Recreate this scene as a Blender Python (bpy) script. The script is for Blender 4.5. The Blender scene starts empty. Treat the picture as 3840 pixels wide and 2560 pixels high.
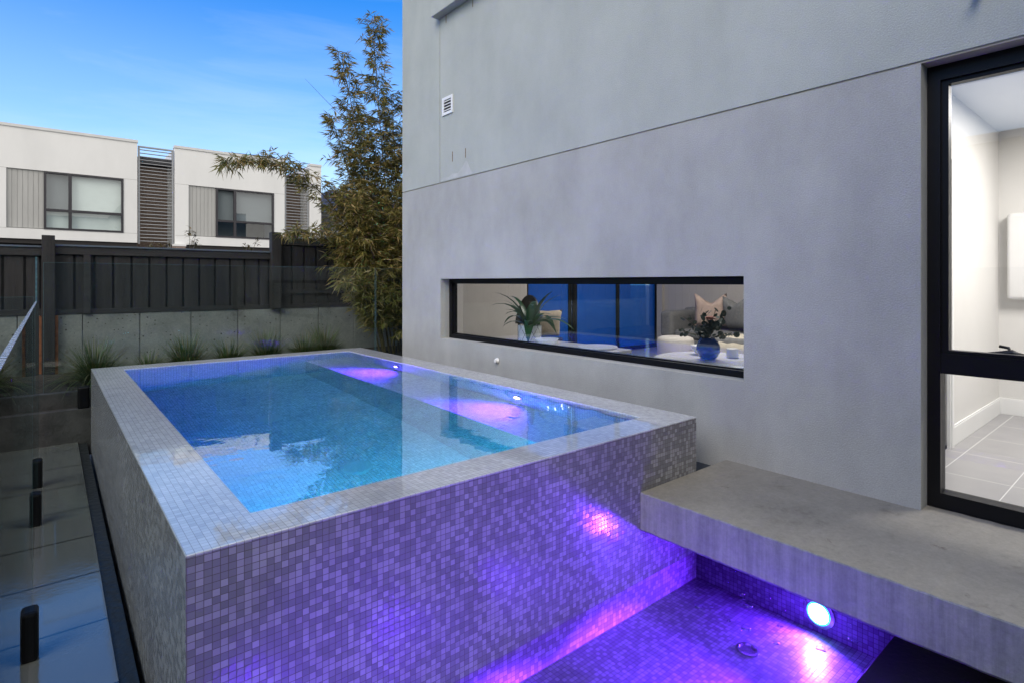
import bpy, bmesh, math, random
from mathutils import Vector, Matrix
random.seed(7)
R = math.radians
scene = bpy.context.scene
COL = scene.collection

# ------------------------------------------------------------------ helpers
class MB:
    """collects shapes into one bmesh"""
    def __init__(s): s.bm = bmesh.new()
    def quad(s, pts):
        return s.bm.faces.new([s.bm.verts.new(p) for p in pts])
    def box(s, x0, x1, y0, y1, z0, z1):
        v = [s.bm.verts.new((x, y, z)) for x in (x0, x1) for y in (y0, y1) for z in (z0, z1)]
        for f in ((0,1,3,2),(4,6,7,5),(0,4,5,1),(2,3,7,6),(0,2,6,4),(1,5,7,3)):
            s.bm.faces.new([v[i] for i in f])
        return v
    def rbox(s, x0, x1, y0, y1, z0, z1, r=0.01, seg=2):
        v = s.box(x0, x1, y0, y1, z0, z1)
        es = {e for q in v for e in q.link_edges}
        bmesh.ops.bevel(s.bm, geom=list(es), offset=r, segments=seg, profile=0.5, affect='EDGES')
    def obox(s, c, ax, ay, az):
        """box by centre and three half-axis vectors"""
        c, ax, ay, az = map(Vector, (c, ax, ay, az))
        v = [s.bm.verts.new(c + i*ax + j*ay + k*az) for i in (-1,1) for j in (-1,1) for k in (-1,1)]
        for f in ((0,1,3,2),(4,6,7,5),(0,4,5,1),(2,3,7,6),(0,2,6,4),(1,5,7,3)):
            s.bm.faces.new([v[i] for i in f])
    def tube(s, pts, rad, n=8, cap=True):
        pts = [Vector(p) for p in pts]
        if not hasattr(rad, '__len__'): rad = [rad]*len(pts)
        rings = []
        for i, p in enumerate(pts):
            d = (pts[min(i+1, len(pts)-1)] - pts[max(i-1, 0)]).normalized()
            a = d.cross(Vector((0,0,1)))
            if a.length < 1e-3: a = d.cross(Vector((1,0,0)))
            a.normalize(); b = d.cross(a)
            rings.append([s.bm.verts.new(p + rad[i]*(math.cos(t)*a + math.sin(t)*b)) for t in (2*math.pi*k/n for k in range(n))])
        for q, w in zip(rings, rings[1:]):
            for k in range(n):
                s.bm.faces.new((q[k], q[(k+1)%n], w[(k+1)%n], w[k]))
        if cap:
            s.bm.faces.new(rings[0][::-1]); s.bm.faces.new(rings[-1])
    def lathe(s, prof, c, n=28, axis='Z', closed=False):
        rings = []
        for r, h in prof:
            ring = []
            for k in range(n):
                t = 2*math.pi*k/n
                a, b = r*math.cos(t), r*math.sin(t)
                p = (c[0]+a, c[1]+b, c[2]+h) if axis == 'Z' else (c[0]+h, c[1]+a, c[2]+b) if axis == 'X' else (c[0]+a, c[1]+h, c[2]+b)
                ring.append(s.bm.verts.new(p))
            rings.append(ring)
        for q, w in zip(rings, rings[1:]):
            for k in range(n):
                s.bm.faces.new((q[k], q[(k+1)%n], w[(k+1)%n], w[k]))
        s.bm.faces.new(rings[0][::-1]); s.bm.faces.new(rings[-1])
    def build(s, name, mat, parent=None, smooth=False, recalc=True):
        if recalc: bmesh.ops.recalc_face_normals(s.bm, faces=s.bm.faces)
        me = bpy.data.meshes.new(name); s.bm.to_mesh(me); s.bm.free()
        for m in (mat if isinstance(mat, (list, tuple)) else [mat]): me.materials.append(m)
        if smooth:
            for p in me.polygons: p.use_smooth = True
        o = bpy.data.objects.new(name, me); COL.objects.link(o)
        if parent: attach(o, parent)
        return o

def attach(o, parent):
    bpy.context.view_layer.update()
    o.parent = parent
    o.matrix_parent_inverse = parent.matrix_world.inverted()

def tag(o, label=None, cat=None, group=None, kind=None):
    if label: o['label'] = label
    if cat: o['category'] = cat
    if group: o['group'] = group
    if kind: o['kind'] = kind
    return o

def empty(name, loc, label=None, cat=None, group=None, kind=None):
    o = bpy.data.objects.new(name, None); COL.objects.link(o); o.location = loc
    o.empty_display_size = 0.2
    bpy.context.view_layer.update()
    return tag(o, label, cat, group, kind)

def copy_tree(o, delta, label, parent=None):
    c = o.copy(); COL.objects.link(c)
    if parent is None:
        c.location = Vector(o.location) + Vector(delta)
        if label: c['label'] = label
    else:
        c.parent = parent
    for ch in list(o.children): copy_tree(ch, delta, None, c)
    return c

# ------------------------------------------------------------------ materials
def nmat(name):
    m = bpy.data.materials.new(name); m.use_nodes = True
    nt = m.node_tree; nt.nodes.clear()
    return m, nt, nt.nodes.new('ShaderNodeOutputMaterial')
def N(nt, t, **kw):
    n = nt.nodes.new(t)
    for k, v in kw.items():
        if k in n.inputs.keys(): n.inputs[k].default_value = v
        else: setattr(n, k, v)
    return n
def L(nt, a, b): nt.links.new(a, b)
def c4(c): return (c[0], c[1], c[2], 1)

def plain(name, col, rough=0.6, metal=0.0, var=0.12, scale=3.0, bump=0.0, bscale=60, coat=0.0, spec=0.5, stretch=(1,1,1)):
    m, nt, out = nmat(name)
    b = N(nt, 'ShaderNodeBsdfPrincipled'); L(nt, b.outputs[0], out.inputs[0])
    b.inputs['Roughness'].default_value = rough; b.inputs['Metallic'].default_value = metal
    b.inputs['Coat Weight'].default_value = coat; b.inputs['Specular IOR Level'].default_value = spec
    tc = N(nt, 'ShaderNodeTexCoord'); mp = N(nt, 'ShaderNodeMapping'); mp.inputs['Scale'].default_value = stretch
    L(nt, tc.outputs['Object'], mp.inputs[0])
    no = N(nt, 'ShaderNodeTexNoise', Scale=scale, Detail=6.0, Roughness=0.6); L(nt, mp.outputs[0], no.inputs['Vector'])
    rp = N(nt, 'ShaderNodeValToRGB')
    rp.color_ramp.elements[0].position = 0.3; rp.color_ramp.elements[1].position = 0.7
    rp.color_ramp.elements[0].color = c4([x*(1-var) for x in col]); rp.color_ramp.elements[1].color = c4([min(1, x*(1+var)) for x in col])
    L(nt, no.outputs['Fac'], rp.inputs[0]); L(nt, rp.outputs[0], b.inputs['Base Color'])
    if bump:
        n2 = N(nt, 'ShaderNodeTexNoise', Scale=bscale, Detail=4.0); L(nt, mp.outputs[0], n2.inputs['Vector'])
        bu = N(nt, 'ShaderNodeBump', Strength=bump, Distance=0.01); L(nt, n2.outputs['Fac'], bu.inputs['Height']); L(nt, bu.outputs[0], b.inputs['Normal'])
    return m

def tile_mat(name, dark, light, grout, share=0.4, p=0.0253, g=0.07, rough=0.25, coat=0.0, gb=0.6, cr=0.05, film=0.0):
    """square mosaic in metres on axis-aligned faces, each tile its own shade"""
    m, nt, out = nmat(name)
    b = N(nt, 'ShaderNodeBsdfPrincipled'); L(nt, b.outputs[0], out.inputs[0])
    b.inputs['Roughness'].default_value = rough; b.inputs['Coat Weight'].default_value = coat; b.inputs['Coat Roughness'].default_value = cr; b.inputs['Specular IOR Level'].default_value = 0.3
    tc = N(nt, 'ShaderNodeTexCoord'); ge = N(nt, 'ShaderNodeNewGeometry')
    ab = N(nt, 'ShaderNodeVectorMath', operation='ABSOLUTE'); L(nt, ge.outputs['True Normal'], ab.inputs[0])
    iv = N(nt, 'ShaderNodeVectorMath', operation='SUBTRACT'); iv.inputs[0].default_value = (1,1,1); L(nt, ab.outputs[0], iv.inputs[1])
    mu = N(nt, 'ShaderNodeVectorMath', operation='MULTIPLY'); L(nt, tc.outputs['Object'], mu.inputs[0]); L(nt, iv.outputs[0], mu.inputs[1])
    sc = N(nt, 'ShaderNodeVectorMath', operation='SCALE'); sc.inputs['Scale'].default_value = 1/p; L(nt, mu.outputs[0], sc.inputs[0])
    h = N(nt, 'ShaderNodeVectorMath', operation='MULTIPLY_ADD'); h.inputs[1].default_value = (0.5,0.5,0.5)
    L(nt, ab.outputs[0], h.inputs[0]); L(nt, sc.outputs[0], h.inputs[2])
    fr = N(nt, 'ShaderNodeVectorMath', operation='FRACTION'); L(nt, h.outputs[0], fr.inputs[0])
    fl = N(nt, 'ShaderNodeVectorMath', operation='FLOOR'); L(nt, h.outputs[0], fl.inputs[0])
    off = N(nt, 'ShaderNodeVectorMath', operation='MULTIPLY_ADD'); off.inputs[1].default_value = (37,53,71)
    L(nt, ab.outputs[0], off.inputs[0]); L(nt, fl.outputs[0], off.inputs[2])
    wn = N(nt, 'ShaderNodeTexWhiteNoise', noise_dimensions='3D'); L(nt, off.outputs[0], wn.inputs['Vector'])
    rp = N(nt, 'ShaderNodeValToRGB'); e = rp.color_ramp.elements
    e[0].position = 0.0; e[0].color = c4([x*0.9 for x in dark]); e[1].position = 1.0; e[1].color = c4([x*1.08 for x in light])
    a = e.new(1-share-0.03); a.color = c4([x*1.12 for x in dark]); a = e.new(1-share+0.03); a.color = c4([x*0.92 for x in light])
    L(nt, wn.outputs['Value'], rp.inputs[0])
    sp = N(nt, 'ShaderNodeSeparateXYZ'); L(nt, fr.outputs[0], sp.inputs[0])
    last = None
    for i in range(3):
        # distance from the tile edge, 0 at the joint
        s1 = N(nt, 'ShaderNodeMath', operation='SUBTRACT'); L(nt, sp.outputs[i], s1.inputs[0]); s1.inputs[1].default_value = 0.5
        s2 = N(nt, 'ShaderNodeMath', operation='ABSOLUTE'); L(nt, s1.outputs[0], s2.inputs[0])
        if last is None: last = s2
        else:
            mx = N(nt, 'ShaderNodeMath', operation='MAXIMUM'); L(nt, last.outputs[0], mx.inputs[0]); L(nt, s2.outputs[0], mx.inputs[1]); last = mx
    mr = N(nt, 'ShaderNodeMapRange'); mr.inputs['From Min'].default_value = 0.5-g/2-0.012; mr.inputs['From Max'].default_value = 0.5-g/2+0.012
    L(nt, last.outputs[0], mr.inputs['Value'])
    # faint weathering on top
    no = N(nt, 'ShaderNodeTexNoise', Scale=2.2, Detail=5.0); L(nt, tc.outputs['Object'], no.inputs['Vector'])
    nr = N(nt, 'ShaderNodeMapRange'); nr.inputs['From Min'].default_value = 0.3; nr.inputs['From Max'].default_value = 0.7
    nr.inputs['To Min'].default_value = 0.86; nr.inputs['To Max'].default_value = 1.1; L(nt, no.outputs['Fac'], nr.inputs['Value'])
    ws = N(nt, 'ShaderNodeVectorMath', operation='SCALE'); L(nt, rp.outputs[0], ws.inputs[0]); L(nt, nr.outputs[0], ws.inputs['Scale'])
    mix = N(nt, 'ShaderNodeMix', data_type='RGBA'); L(nt, mr.outputs[0], mix.inputs['Factor']); L(nt, ws.outputs[0], mix.inputs['A'])
    mix.inputs['B'].default_value = c4(grout)
    L(nt, mix.outputs['Result'], b.inputs['Base Color'])
    rr = N(nt, 'ShaderNodeMapRange'); rr.inputs['To Min'].default_value = rough; rr.inputs['To Max'].default_value = 0.8
    L(nt, mr.outputs[0], rr.inputs['Value']); L(nt, rr.outputs[0], b.inputs['Roughness'])
    # pillowed edge + tiny tilt per tile
    inv = N(nt, 'ShaderNodeMath', operation='SUBTRACT'); inv.inputs[0].default_value = 1.0; L(nt, mr.outputs[0], inv.inputs[1])
    bu = N(nt, 'ShaderNodeBump', Strength=gb, Distance=0.0012); L(nt, inv.outputs[0], bu.inputs['Height'])
    nz = N(nt, 'ShaderNodeVectorMath', operation='SUBTRACT'); L(nt, wn.outputs['Color'], nz.inputs[0]); nz.inputs[1].default_value = (0.5,0.5,0.5)
    na = N(nt, 'ShaderNodeVectorMath', operation='MULTIPLY_ADD'); na.inputs[1].default_value = (0.03,0.03,0.03)
    L(nt, nz.outputs[0], na.inputs[0]); L(nt, bu.outputs[0], na.inputs[2])
    nn = N(nt, 'ShaderNodeVectorMath', operation='NORMALIZE'); L(nt, na.outputs[0], nn.inputs[0]); L(nt, nn.outputs[0], b.inputs['Normal'])
    if film:
        # a running film of water over the tiles: mirror-like, rippled
        n3 = N(nt, 'ShaderNodeTexNoise', Scale=9.0, Detail=3.0); L(nt, tc.outputs['Object'], n3.inputs['Vector'])
        b3 = N(nt, 'ShaderNodeBump', Strength=0.25, Distance=0.002); L(nt, n3.outputs['Fac'], b3.inputs['Height'])
        gl = N(nt, 'ShaderNodeBsdfGlossy'); gl.inputs['Roughness'].default_value = 0.02; L(nt, b3.outputs[0], gl.inputs['Normal'])
        fz = N(nt, 'ShaderNodeFresnel'); fz.inputs['IOR'].default_value = film; L(nt, b3.outputs[0], fz.inputs['Normal'])
        ff = N(nt, 'ShaderNodeMath', operation='MULTIPLY_ADD'); L(nt, fz.outputs[0], ff.inputs[0]); ff.inputs[1].default_value = 0.7; ff.inputs[2].default_value = 0.15
        ms = N(nt, 'ShaderNodeMixShader'); L(nt, ff.outputs[0], ms.inputs[0]); L(nt, b.outputs[0], ms.inputs[1]); L(nt, gl.outputs[0], ms.inputs[2])
        L(nt, ms.outputs[0], out.inputs[0])
    return m

def glass_mat(name, tint=(1,1,1), ior=1.5, rough=0.0, bump=0.0, film=None):
    m, nt, out = nmat(name)
    tr = N(nt, 'ShaderNodeBsdfTransparent'); tr.inputs[0].default_value = c4(tint)
    gl = N(nt, 'ShaderNodeBsdfGlossy'); gl.inputs['Roughness'].default_value = rough
    fz = N(nt, 'ShaderNodeFresnel'); fz.inputs['IOR'].default_value = ior
    # the pane reflects alike from both sides
    ge = N(nt, 'ShaderNodeNewGeometry')
    i2 = N(nt, 'ShaderNodeMix', data_type='FLOAT'); L(nt, ge.outputs['Backfacing'], i2.inputs['Factor'])
    i2.inputs['A'].default_value = ior; i2.inputs['B'].default_value = 1/ior*ior
    L(nt, i2.outputs['Result'], fz.inputs['IOR'])
    i2.inputs['B'].default_value = 1.02
    ms = N(nt, 'ShaderNodeMixShader'); L(nt, fz.outputs[0], ms.inputs[0]); L(nt, tr.outputs[0], ms.inputs[1]); L(nt, gl.outputs[0], ms.inputs[2])
    if bump:
        tc = N(nt, 'ShaderNodeTexCoord'); no = N(nt, 'ShaderNodeTexNoise', Scale=1.5, Detail=1.0); L(nt, tc.outputs['Object'], no.inputs['Vector'])
        bu = N(nt, 'ShaderNodeBump', Strength=bump, Distance=0.01); L(nt, no.outputs['Fac'], bu.inputs['Height']); L(nt, bu.outputs[0], gl.inputs['Normal'])
    if film:   # glow colour painted into the glass as a diffuse layer
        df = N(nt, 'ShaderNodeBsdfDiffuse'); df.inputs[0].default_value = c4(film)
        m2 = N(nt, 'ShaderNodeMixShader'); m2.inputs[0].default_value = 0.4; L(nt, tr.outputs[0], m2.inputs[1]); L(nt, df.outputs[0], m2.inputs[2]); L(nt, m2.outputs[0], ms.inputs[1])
    L(nt, ms.outputs[0], out.inputs[0])
    return m

def render_wall(name, col, col2):
    """sand-finish render: fine grain, soft cloudy patches, faint vertical runs"""
    m, nt, out = nmat(name)
    b = N(nt, 'ShaderNodeBsdfPrincipled'); L(nt, b.outputs[0], out.inputs[0]); b.inputs['Roughness'].default_value = 0.85
    b.inputs['Specular IOR Level'].default_value = 0.25
    tc = N(nt, 'ShaderNodeTexCoord')
    n1 = N(nt, 'ShaderNodeTexNoise', Scale=1.3, Detail=10.0, Roughness=0.7); L(nt, tc.outputs['Object'], n1.inputs['Vector'])
    mp = N(nt, 'ShaderNodeMapping'); mp.inputs['Scale'].default_value = (1, 1.6, 0.7); L(nt, tc.outputs['Object'], mp.inputs[0])
    n2 = N(nt, 'ShaderNodeTexNoise', Scale=1.7, Detail=6.0, Roughness=0.6); L(nt, mp.outputs[0], n2.inputs['Vector'])
    av = N(nt, 'ShaderNodeMath', operation='ADD'); L(nt, n1.outputs['Fac'], av.inputs[0]); L(nt, n2.outputs['Fac'], av.inputs[1])
    mr = N(nt, 'ShaderNodeMapRange'); mr.inputs['From Min'].default_value = 0.75; mr.inputs['From Max'].default_value = 1.25; L(nt, av.outputs[0], mr.inputs['Value'])
    mix = N(nt, 'ShaderNodeMix', data_type='RGBA'); L(nt, mr.outputs[0], mix.inputs['Factor']); mix.inputs['A'].default_value = c4(col); mix.inputs['B'].default_value = c4(col2)
    n3 = N(nt, 'ShaderNodeTexNoise', Scale=115.0, Detail=4.0); L(nt, tc.outputs['Object'], n3.inputs['Vector'])
    r3 = N(nt, 'ShaderNodeMapRange'); r3.inputs['To Min'].default_value = 0.82; r3.inputs['To Max'].default_value = 1.18; L(nt, n3.outputs['Fac'], r3.inputs['Value'])
    sc = N(nt, 'ShaderNodeVectorMath', operation='SCALE'); L(nt, mix.outputs['Result'], sc.inputs[0]); L(nt, r3.outputs[0], sc.inputs['Scale']); L(nt, sc.outputs[0], b.inputs['Base Color'])
    bu = N(nt, 'ShaderNodeBump', Strength=0.6, Distance=0.006); L(nt, n3.outputs['Fac'], bu.inputs['Height'])
    L(nt, bu.outputs[0], b.inputs['Normal'])
    return m

def concrete_mat(name, col, col2, dark, streaks=False, holes=True):
    m, nt, out = nmat(name)
    b = N(nt, 'ShaderNodeBsdfPrincipled'); L(nt, b.outputs[0], out.inputs[0]); b.inputs['Roughness'].default_value = 0.7
    tc = N(nt, 'ShaderNodeTexCoord')
    n1 = N(nt, 'ShaderNodeTexNoise', Scale=3.4, Detail=12.0, Roughness=0.74, Distortion=0.15); L(nt, tc.outputs['Object'], n1.inputs['Vector'])
    rp = N(nt, 'ShaderNodeValToRGB'); e = rp.color_ramp.elements
    e[0].position = 0.28; e[0].color = c4(dark); e[1].position = 0.72; e[1].color = c4(col2)
    a = e.new(0.42); a.color = c4(col)
    L(nt, n1.outputs['Fac'], rp.inputs[0]); cur = rp.outputs[0]
    if streaks:
        mp = N(nt, 'ShaderNodeMapping'); mp.inputs['Scale'].default_value = (11, 11, 0.45); L(nt, tc.outputs['Object'], mp.inputs[0])
        n2 = N(nt, 'ShaderNodeTexNoise', Scale=2.2, Detail=5.0, Roughness=0.7); L(nt, mp.outputs[0], n2.inputs['Vector'])
        r2 = N(nt, 'ShaderNodeMapRange'); r2.inputs['From Min'].default_value = 0.4; r2.inputs['From Max'].default_value = 0.62
        r2.inputs['To Min'].default_value = 0.78; r2.inputs['To Max'].default_value = 1.05; L(nt, n2.outputs['Fac'], r2.inputs['Value'])
        s = N(nt, 'ShaderNodeVectorMath', operation='SCALE'); L(nt, cur, s.inputs[0]); L(nt, r2.outputs[0], s.inputs['Scale']); cur = s.outputs[0]
    n5 = N(nt, 'ShaderNodeTexNoise', Scale=38.0, Detail=8.0, Roughness=0.8); L(nt, tc.outputs['Object'], n5.inputs['Vector'])
    r5 = N(nt, 'ShaderNodeMapRange'); r5.inputs['From Min'].default_value = 0.3; r5.inputs['From Max'].default_value = 0.7; r5.inputs['To Min'].default_value = 0.78; r5.inputs['To Max'].default_value = 1.14; L(nt, n5.outputs['Fac'], r5.inputs['Value'])
    s5 = N(nt, 'ShaderNodeVectorMath', operation='SCALE'); L(nt, cur, s5.inputs[0]); L(nt, r5.outputs[0], s5.inputs['Scale']); cur = s5.outputs[0]
    n6 = N(nt, 'ShaderNodeTexNoise', Scale=4.6, Detail=6.0, Roughness=0.75); n6.noise_dimensions = '4D'; n6.inputs['W'].default_value = 3.7; L(nt, tc.outputs['Object'], n6.inputs['Vector'])
    r6 = N(nt, 'ShaderNodeMapRange'); r6.inputs['From Min'].default_value = 0.63; r6.inputs['From Max'].default_value = 0.70; r6.inputs['To Max'].default_value = 0.75; L(nt, n6.outputs['Fac'], r6.inputs['Value'])
    x6 = N(nt, 'ShaderNodeMix', data_type='RGBA'); L(nt, r6.outputs[0], x6.inputs['Factor']); L(nt, cur, x6.inputs['A']); x6.inputs['B'].default_value = (0.085,0.06,0.038,1); cur = x6.outputs['Result']
    if holes:
        vo = N(nt, 'ShaderNodeTexVoronoi', Scale=22.0); L(nt, tc.outputs['Object'], vo.inputs['Vector'])
        # only some cells carry an air hole
        th = N(nt, 'ShaderNodeSeparateColor'); L(nt, vo.outputs['Color'], th.inputs[0])
        g1 = N(nt, 'ShaderNodeMapRange'); g1.inputs['From Min'].default_value = 0.55; g1.inputs['From Max'].default_value = 1.0
        g1.inputs['To Min'].default_value = 0.0; g1.inputs['To Max'].default_value = 0.27; L(nt, th.outputs[0], g1.inputs['Value'])
        lt = N(nt, 'ShaderNodeMath', operation='LESS_THAN'); L(nt, vo.outputs['Distance'], lt.inputs[0]); L(nt, g1.outputs[0], lt.inputs[1])
        mx = N(nt, 'ShaderNodeMix', data_type='RGBA'); L(nt, lt.outputs[0], mx.inputs['Factor']); L(nt, cur, mx.inputs['A']); mx.inputs['B'].default_value = (0.05,0.045,0.04,1)
        cur = mx.outputs['Result']
    L(nt, cur, b.inputs['Base Color'])
    n3 = N(nt, 'ShaderNodeTexNoise', Scale=70.0, Detail=6.0); L(nt, tc.outputs['Object'], n3.inputs['Vector'])
    bu = N(nt, 'ShaderNodeBump', Strength=0.35, Distance=0.004); L(nt, n3.outputs['Fac'], bu.inputs['Height']); L(nt, bu.outputs[0], b.inputs['Normal'])
    return m

def leaf_mat(name, cols, rough=0.5, trans=0.25):
    m, nt, out = nmat(name)
    ge = N(nt, 'ShaderNodeNewGeometry'); rp = N(nt, 'ShaderNodeValToRGB'); e = rp.color_ramp.elements
    e[0].color = c4(cols[0]); e[1].color = c4(cols[-1])
    for i, c in enumerate(cols[1:-1], 1):
        a = e.new(i/(len(cols)-1)); a.color = c4(c)
    L(nt, ge.outputs['Random Per Island'], rp.inputs[0])
    b = N(nt, 'ShaderNodeBsdfPrincipled'); b.inputs['Roughness'].default_value = rough; L(nt, rp.outputs[0], b.inputs['Base Color'])
    t = N(nt, 'ShaderNodeBsdfTranslucent'); L(nt, rp.outputs[0], t.inputs[0])
    ms = N(nt, 'ShaderNodeMixShader'); ms.inputs[0].default_value = trans; L(nt, b.outputs[0], ms.inputs[1]); L(nt, t.outputs[0], ms.inputs[2]); L(nt, ms.outputs[0], out.inputs[0])
    return m

def emit(name, col, s):
    m, nt, out = nmat(name); e = N(nt, 'ShaderNodeEmission'); e.inputs[0].default_value = c4(col); e.inputs[1].default_value = s
    L(nt, e.outputs[0], out.inputs[0]); return m

def brick_mat(name, c1, c2, mortar):
    m, nt, out = nmat(name)
    b = N(nt, 'ShaderNodeBsdfPrincipled'); L(nt, b.outputs[0], out.inputs[0]); b.inputs['Roughness'].default_value = 0.85
    tc = N(nt, 'ShaderNodeTexCoord'); mp = N(nt, 'ShaderNodeMapping'); mp.inputs['Rotation'].default_value = (R(90),0,0); L(nt, tc.outputs['Object'], mp.inputs[0])
    br = N(nt, 'ShaderNodeTexBrick'); br.inputs['Scale'].default_value = 1.0
    br.inputs['Color1'].default_value = c4(c1); br.inputs['Color2'].default_value = c4(c2); br.inputs['Mortar'].default_value = c4(mortar)
    br.inputs['Mortar Size'].default_value = 0.006; br.inputs['Brick Width'].default_value = 0.24; br.inputs['Row Height'].default_value = 0.086
    L(nt, mp.outputs[0], br.inputs['Vector']); L(nt, br.outputs[0], b.inputs['Base Color'])
    return m

def paving_mat(name):
    """wet dark pavers: standing water in patches, joints, rain drops"""
    m, nt, out = nmat(name)
    b = N(nt, 'ShaderNodeBsdfPrincipled'); L(nt, b.outputs[0], out.inputs[0])
    tc = N(nt, 'ShaderNodeTexCoord')
    sp = N(nt, 'ShaderNodeSeparateXYZ'); L(nt, tc.outputs['Object'], sp.inputs[0])
    def joint(sock, pitch, off, w=0.014):
        a = N(nt, 'ShaderNodeMath', operation='ADD'); L(nt, sock, a.inputs[0]); a.inputs[1].default_value = off
        d = N(nt, 'ShaderNodeMath', operation='DIVIDE'); L(nt, a.outputs[0], d.inputs[0]); d.inputs[1].default_value = pitch
        f = N(nt, 'ShaderNodeMath', operation='FRACT'); L(nt, d.outputs[0], f.inputs[0])
        l = N(nt, 'ShaderNodeMath', operation='LESS_THAN'); L(nt, f.outputs[0], l.inputs[0]); l.inputs[1].default_value = w/pitch
        return l.outputs[0]
    jx, jy = joint(sp.outputs[0], 1.2, 20.07), joint(sp.outputs[1], 0.6, 20.9)
    mx = N(nt, 'ShaderNodeMath', operation='MAXIMUM'); L(nt, jx, mx.inputs[0]); L(nt, jy, mx.inputs[1])
    n1 = N(nt, 'ShaderNodeTexNoise', Scale=1.4, Detail=5.0); L(nt, tc.outputs['Object'], n1.inputs['Vector'])
    mp = N(nt, 'ShaderNodeMapRange'); mp.inputs['From Min'].default_value = 0.35; mp.inputs['From Max'].default_value = 0.7
    mp.inputs['To Min'].default_value = 0.03; mp.inputs['To Max'].default_value = 0.16; L(nt, n1.outputs['Fac'], mp.inputs['Value']); L(nt, mp.outputs[0], b.inputs['Roughness'])
    mix = N(nt, 'ShaderNodeMix', data_type='RGBA'); L(nt, mx.outputs[0], mix.inputs['Factor']); mix.inputs['A'].default_value = (0.10,0.105,0.095,1); mix.inputs['B'].default_value = (0.004,0.004,0.004,1)
    L(nt, mix.outputs['Result'], b.inputs['Base Color'])
    n2 = N(nt, 'ShaderNodeTexNoise', Scale=26.0, Detail=4.0, Roughness=0.65); L(nt, tc.outputs['Object'], n2.inputs['Vector'])
    n4 = N(nt, 'ShaderNodeTexNoise', Scale=1.1, Detail=2.0); L(nt, tc.outputs['Object'], n4.inputs['Vector'])
    s4 = N(nt, 'ShaderNodeMapRange'); s4.inputs['From Min'].default_value = 0.45; s4.inputs['From Max'].default_value = 0.62; s4.inputs['To Min'].default_value = 0.02; s4.inputs['To Max'].default_value = 0.3; L(nt, n4.outputs['Fac'], s4.inputs['Value'])
    sub = N(nt, 'ShaderNodeMath', operation='SUBTRACT'); L(nt, n2.outputs['Fac'], sub.inputs[0]); L(nt, mx.outputs[0], sub.inputs[1])
    bu = N(nt, 'ShaderNodeBump', Distance=0.004); L(nt, s4.outputs[0], bu.inputs['Strength']); L(nt, sub.outputs[0], bu.inputs['Height']); L(nt, bu.outputs[0], b.inputs['Normal'])
    b.inputs['Coat Weight'].default_value = 1.0; b.inputs['Coat Roughness'].default_value = 0.03; b.inputs['Coat IOR'].default_value = 1.75
    L(nt, bu.outputs[0], b.inputs['Coat Normal'])
    return m

M = {}
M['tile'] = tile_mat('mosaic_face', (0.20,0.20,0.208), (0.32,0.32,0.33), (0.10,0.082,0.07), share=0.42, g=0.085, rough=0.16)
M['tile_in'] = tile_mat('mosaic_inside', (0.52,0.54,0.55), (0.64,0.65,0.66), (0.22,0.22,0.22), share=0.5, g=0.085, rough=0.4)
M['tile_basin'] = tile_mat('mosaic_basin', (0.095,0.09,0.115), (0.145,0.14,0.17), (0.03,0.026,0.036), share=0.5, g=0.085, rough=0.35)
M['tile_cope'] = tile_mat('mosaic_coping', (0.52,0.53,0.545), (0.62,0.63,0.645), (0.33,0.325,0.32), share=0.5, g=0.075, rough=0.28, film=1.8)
M['wall_low'] = render_wall('render_lower', (0.315,0.318,0.30), (0.398,0.40,0.378))
M['wall_up'] = render_wall('render_upper', (0.35,0.370,0.338), (0.412,0.433,0.396))
M['conc_top'] = concrete_mat('slab_concrete', (0.225,0.21,0.175), (0.275,0.255,0.212), (0.145,0.125,0.095), holes=False)
M['conc_front'] = concrete_mat('slab_edge_concrete', (0.235,0.24,0.25), (0.30,0.305,0.315), (0.19,0.19,0.195), streaks=True)
M['conc_sleeper'] = concrete_mat('sleeper_concrete', (0.16,0.165,0.16), (0.24,0.245,0.235), (0.09,0.09,0.088), streaks=False)
M['black'] = plain('black_frame', (0.005,0.005,0.006), rough=0.4, var=0.2, spec=0.2)
M['blackstone'] = plain('black_stone', (0.012,0.012,0.014), rough=0.5, bump=0.3, bscale=40)
M['plinth'] = plain('plinth_paint', (0.03,0.035,0.04), rough=0.8, bump=0.2)
M['timber'] = plain('dark_stained_timber', (0.0155,0.0145,0.0145), rough=0.7, var=0.5, scale=3, bump=0.35, bscale=14, stretch=(6,6,0.6))
M['timber2'] = plain('dark_rail_timber', (0.018,0.017,0.017), rough=0.6, var=0.4, scale=3, bump=0.3, bscale=14, stretch=(0.6,6,6))
M['flash'] = plain('cap_flashing', (0.16,0.19,0.22), rough=0.35, metal=0.6)
M['rust'] = plain('rusty_steel', (0.16,0.06,0.025), rough=0.8, var=0.4, scale=14)
M['edging'] = plain('wet_dark_edging', (0.045,0.044,0.043), rough=0.5, var=0.5, scale=6, bump=0.5, bscale=40)
M['soil'] = plain('bark_soil', (0.022,0.017,0.013), rough=0.95, var=0.5, scale=18, bump=1.0, bscale=35)
M['white'] = plain('white_render', (0.66,0.66,0.645), rough=0.85, var=0.05, scale=1.2, bump=0.1, bscale=40, stretch=(1,1,0.3))
M['whitecap'] = plain('parapet_cap', (0.55,0.55,0.535), rough=0.5, var=0.05)
M['clad'] = plain('grooved_cladding', (0.36,0.36,0.345), rough=0.7, var=0.08, scale=2, stretch=(3,3,0.4))
M['louvre'] = plain('grey_aluminium', (0.27,0.28,0.29), rough=0.45, metal=0.2, var=0.08)
M['brick'] = brick_mat('brown_brick', (0.13,0.09,0.07), (0.17,0.12,0.09), (0.24,0.20,0.165))
M['brickpier'] = brick_mat('pier_brick', (0.17,0.115,0.09), (0.24,0.17,0.14), (0.3,0.27,0.24))
M['void'] = plain('undercroft', (0.02,0.018,0.018), rough=0.9)
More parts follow.
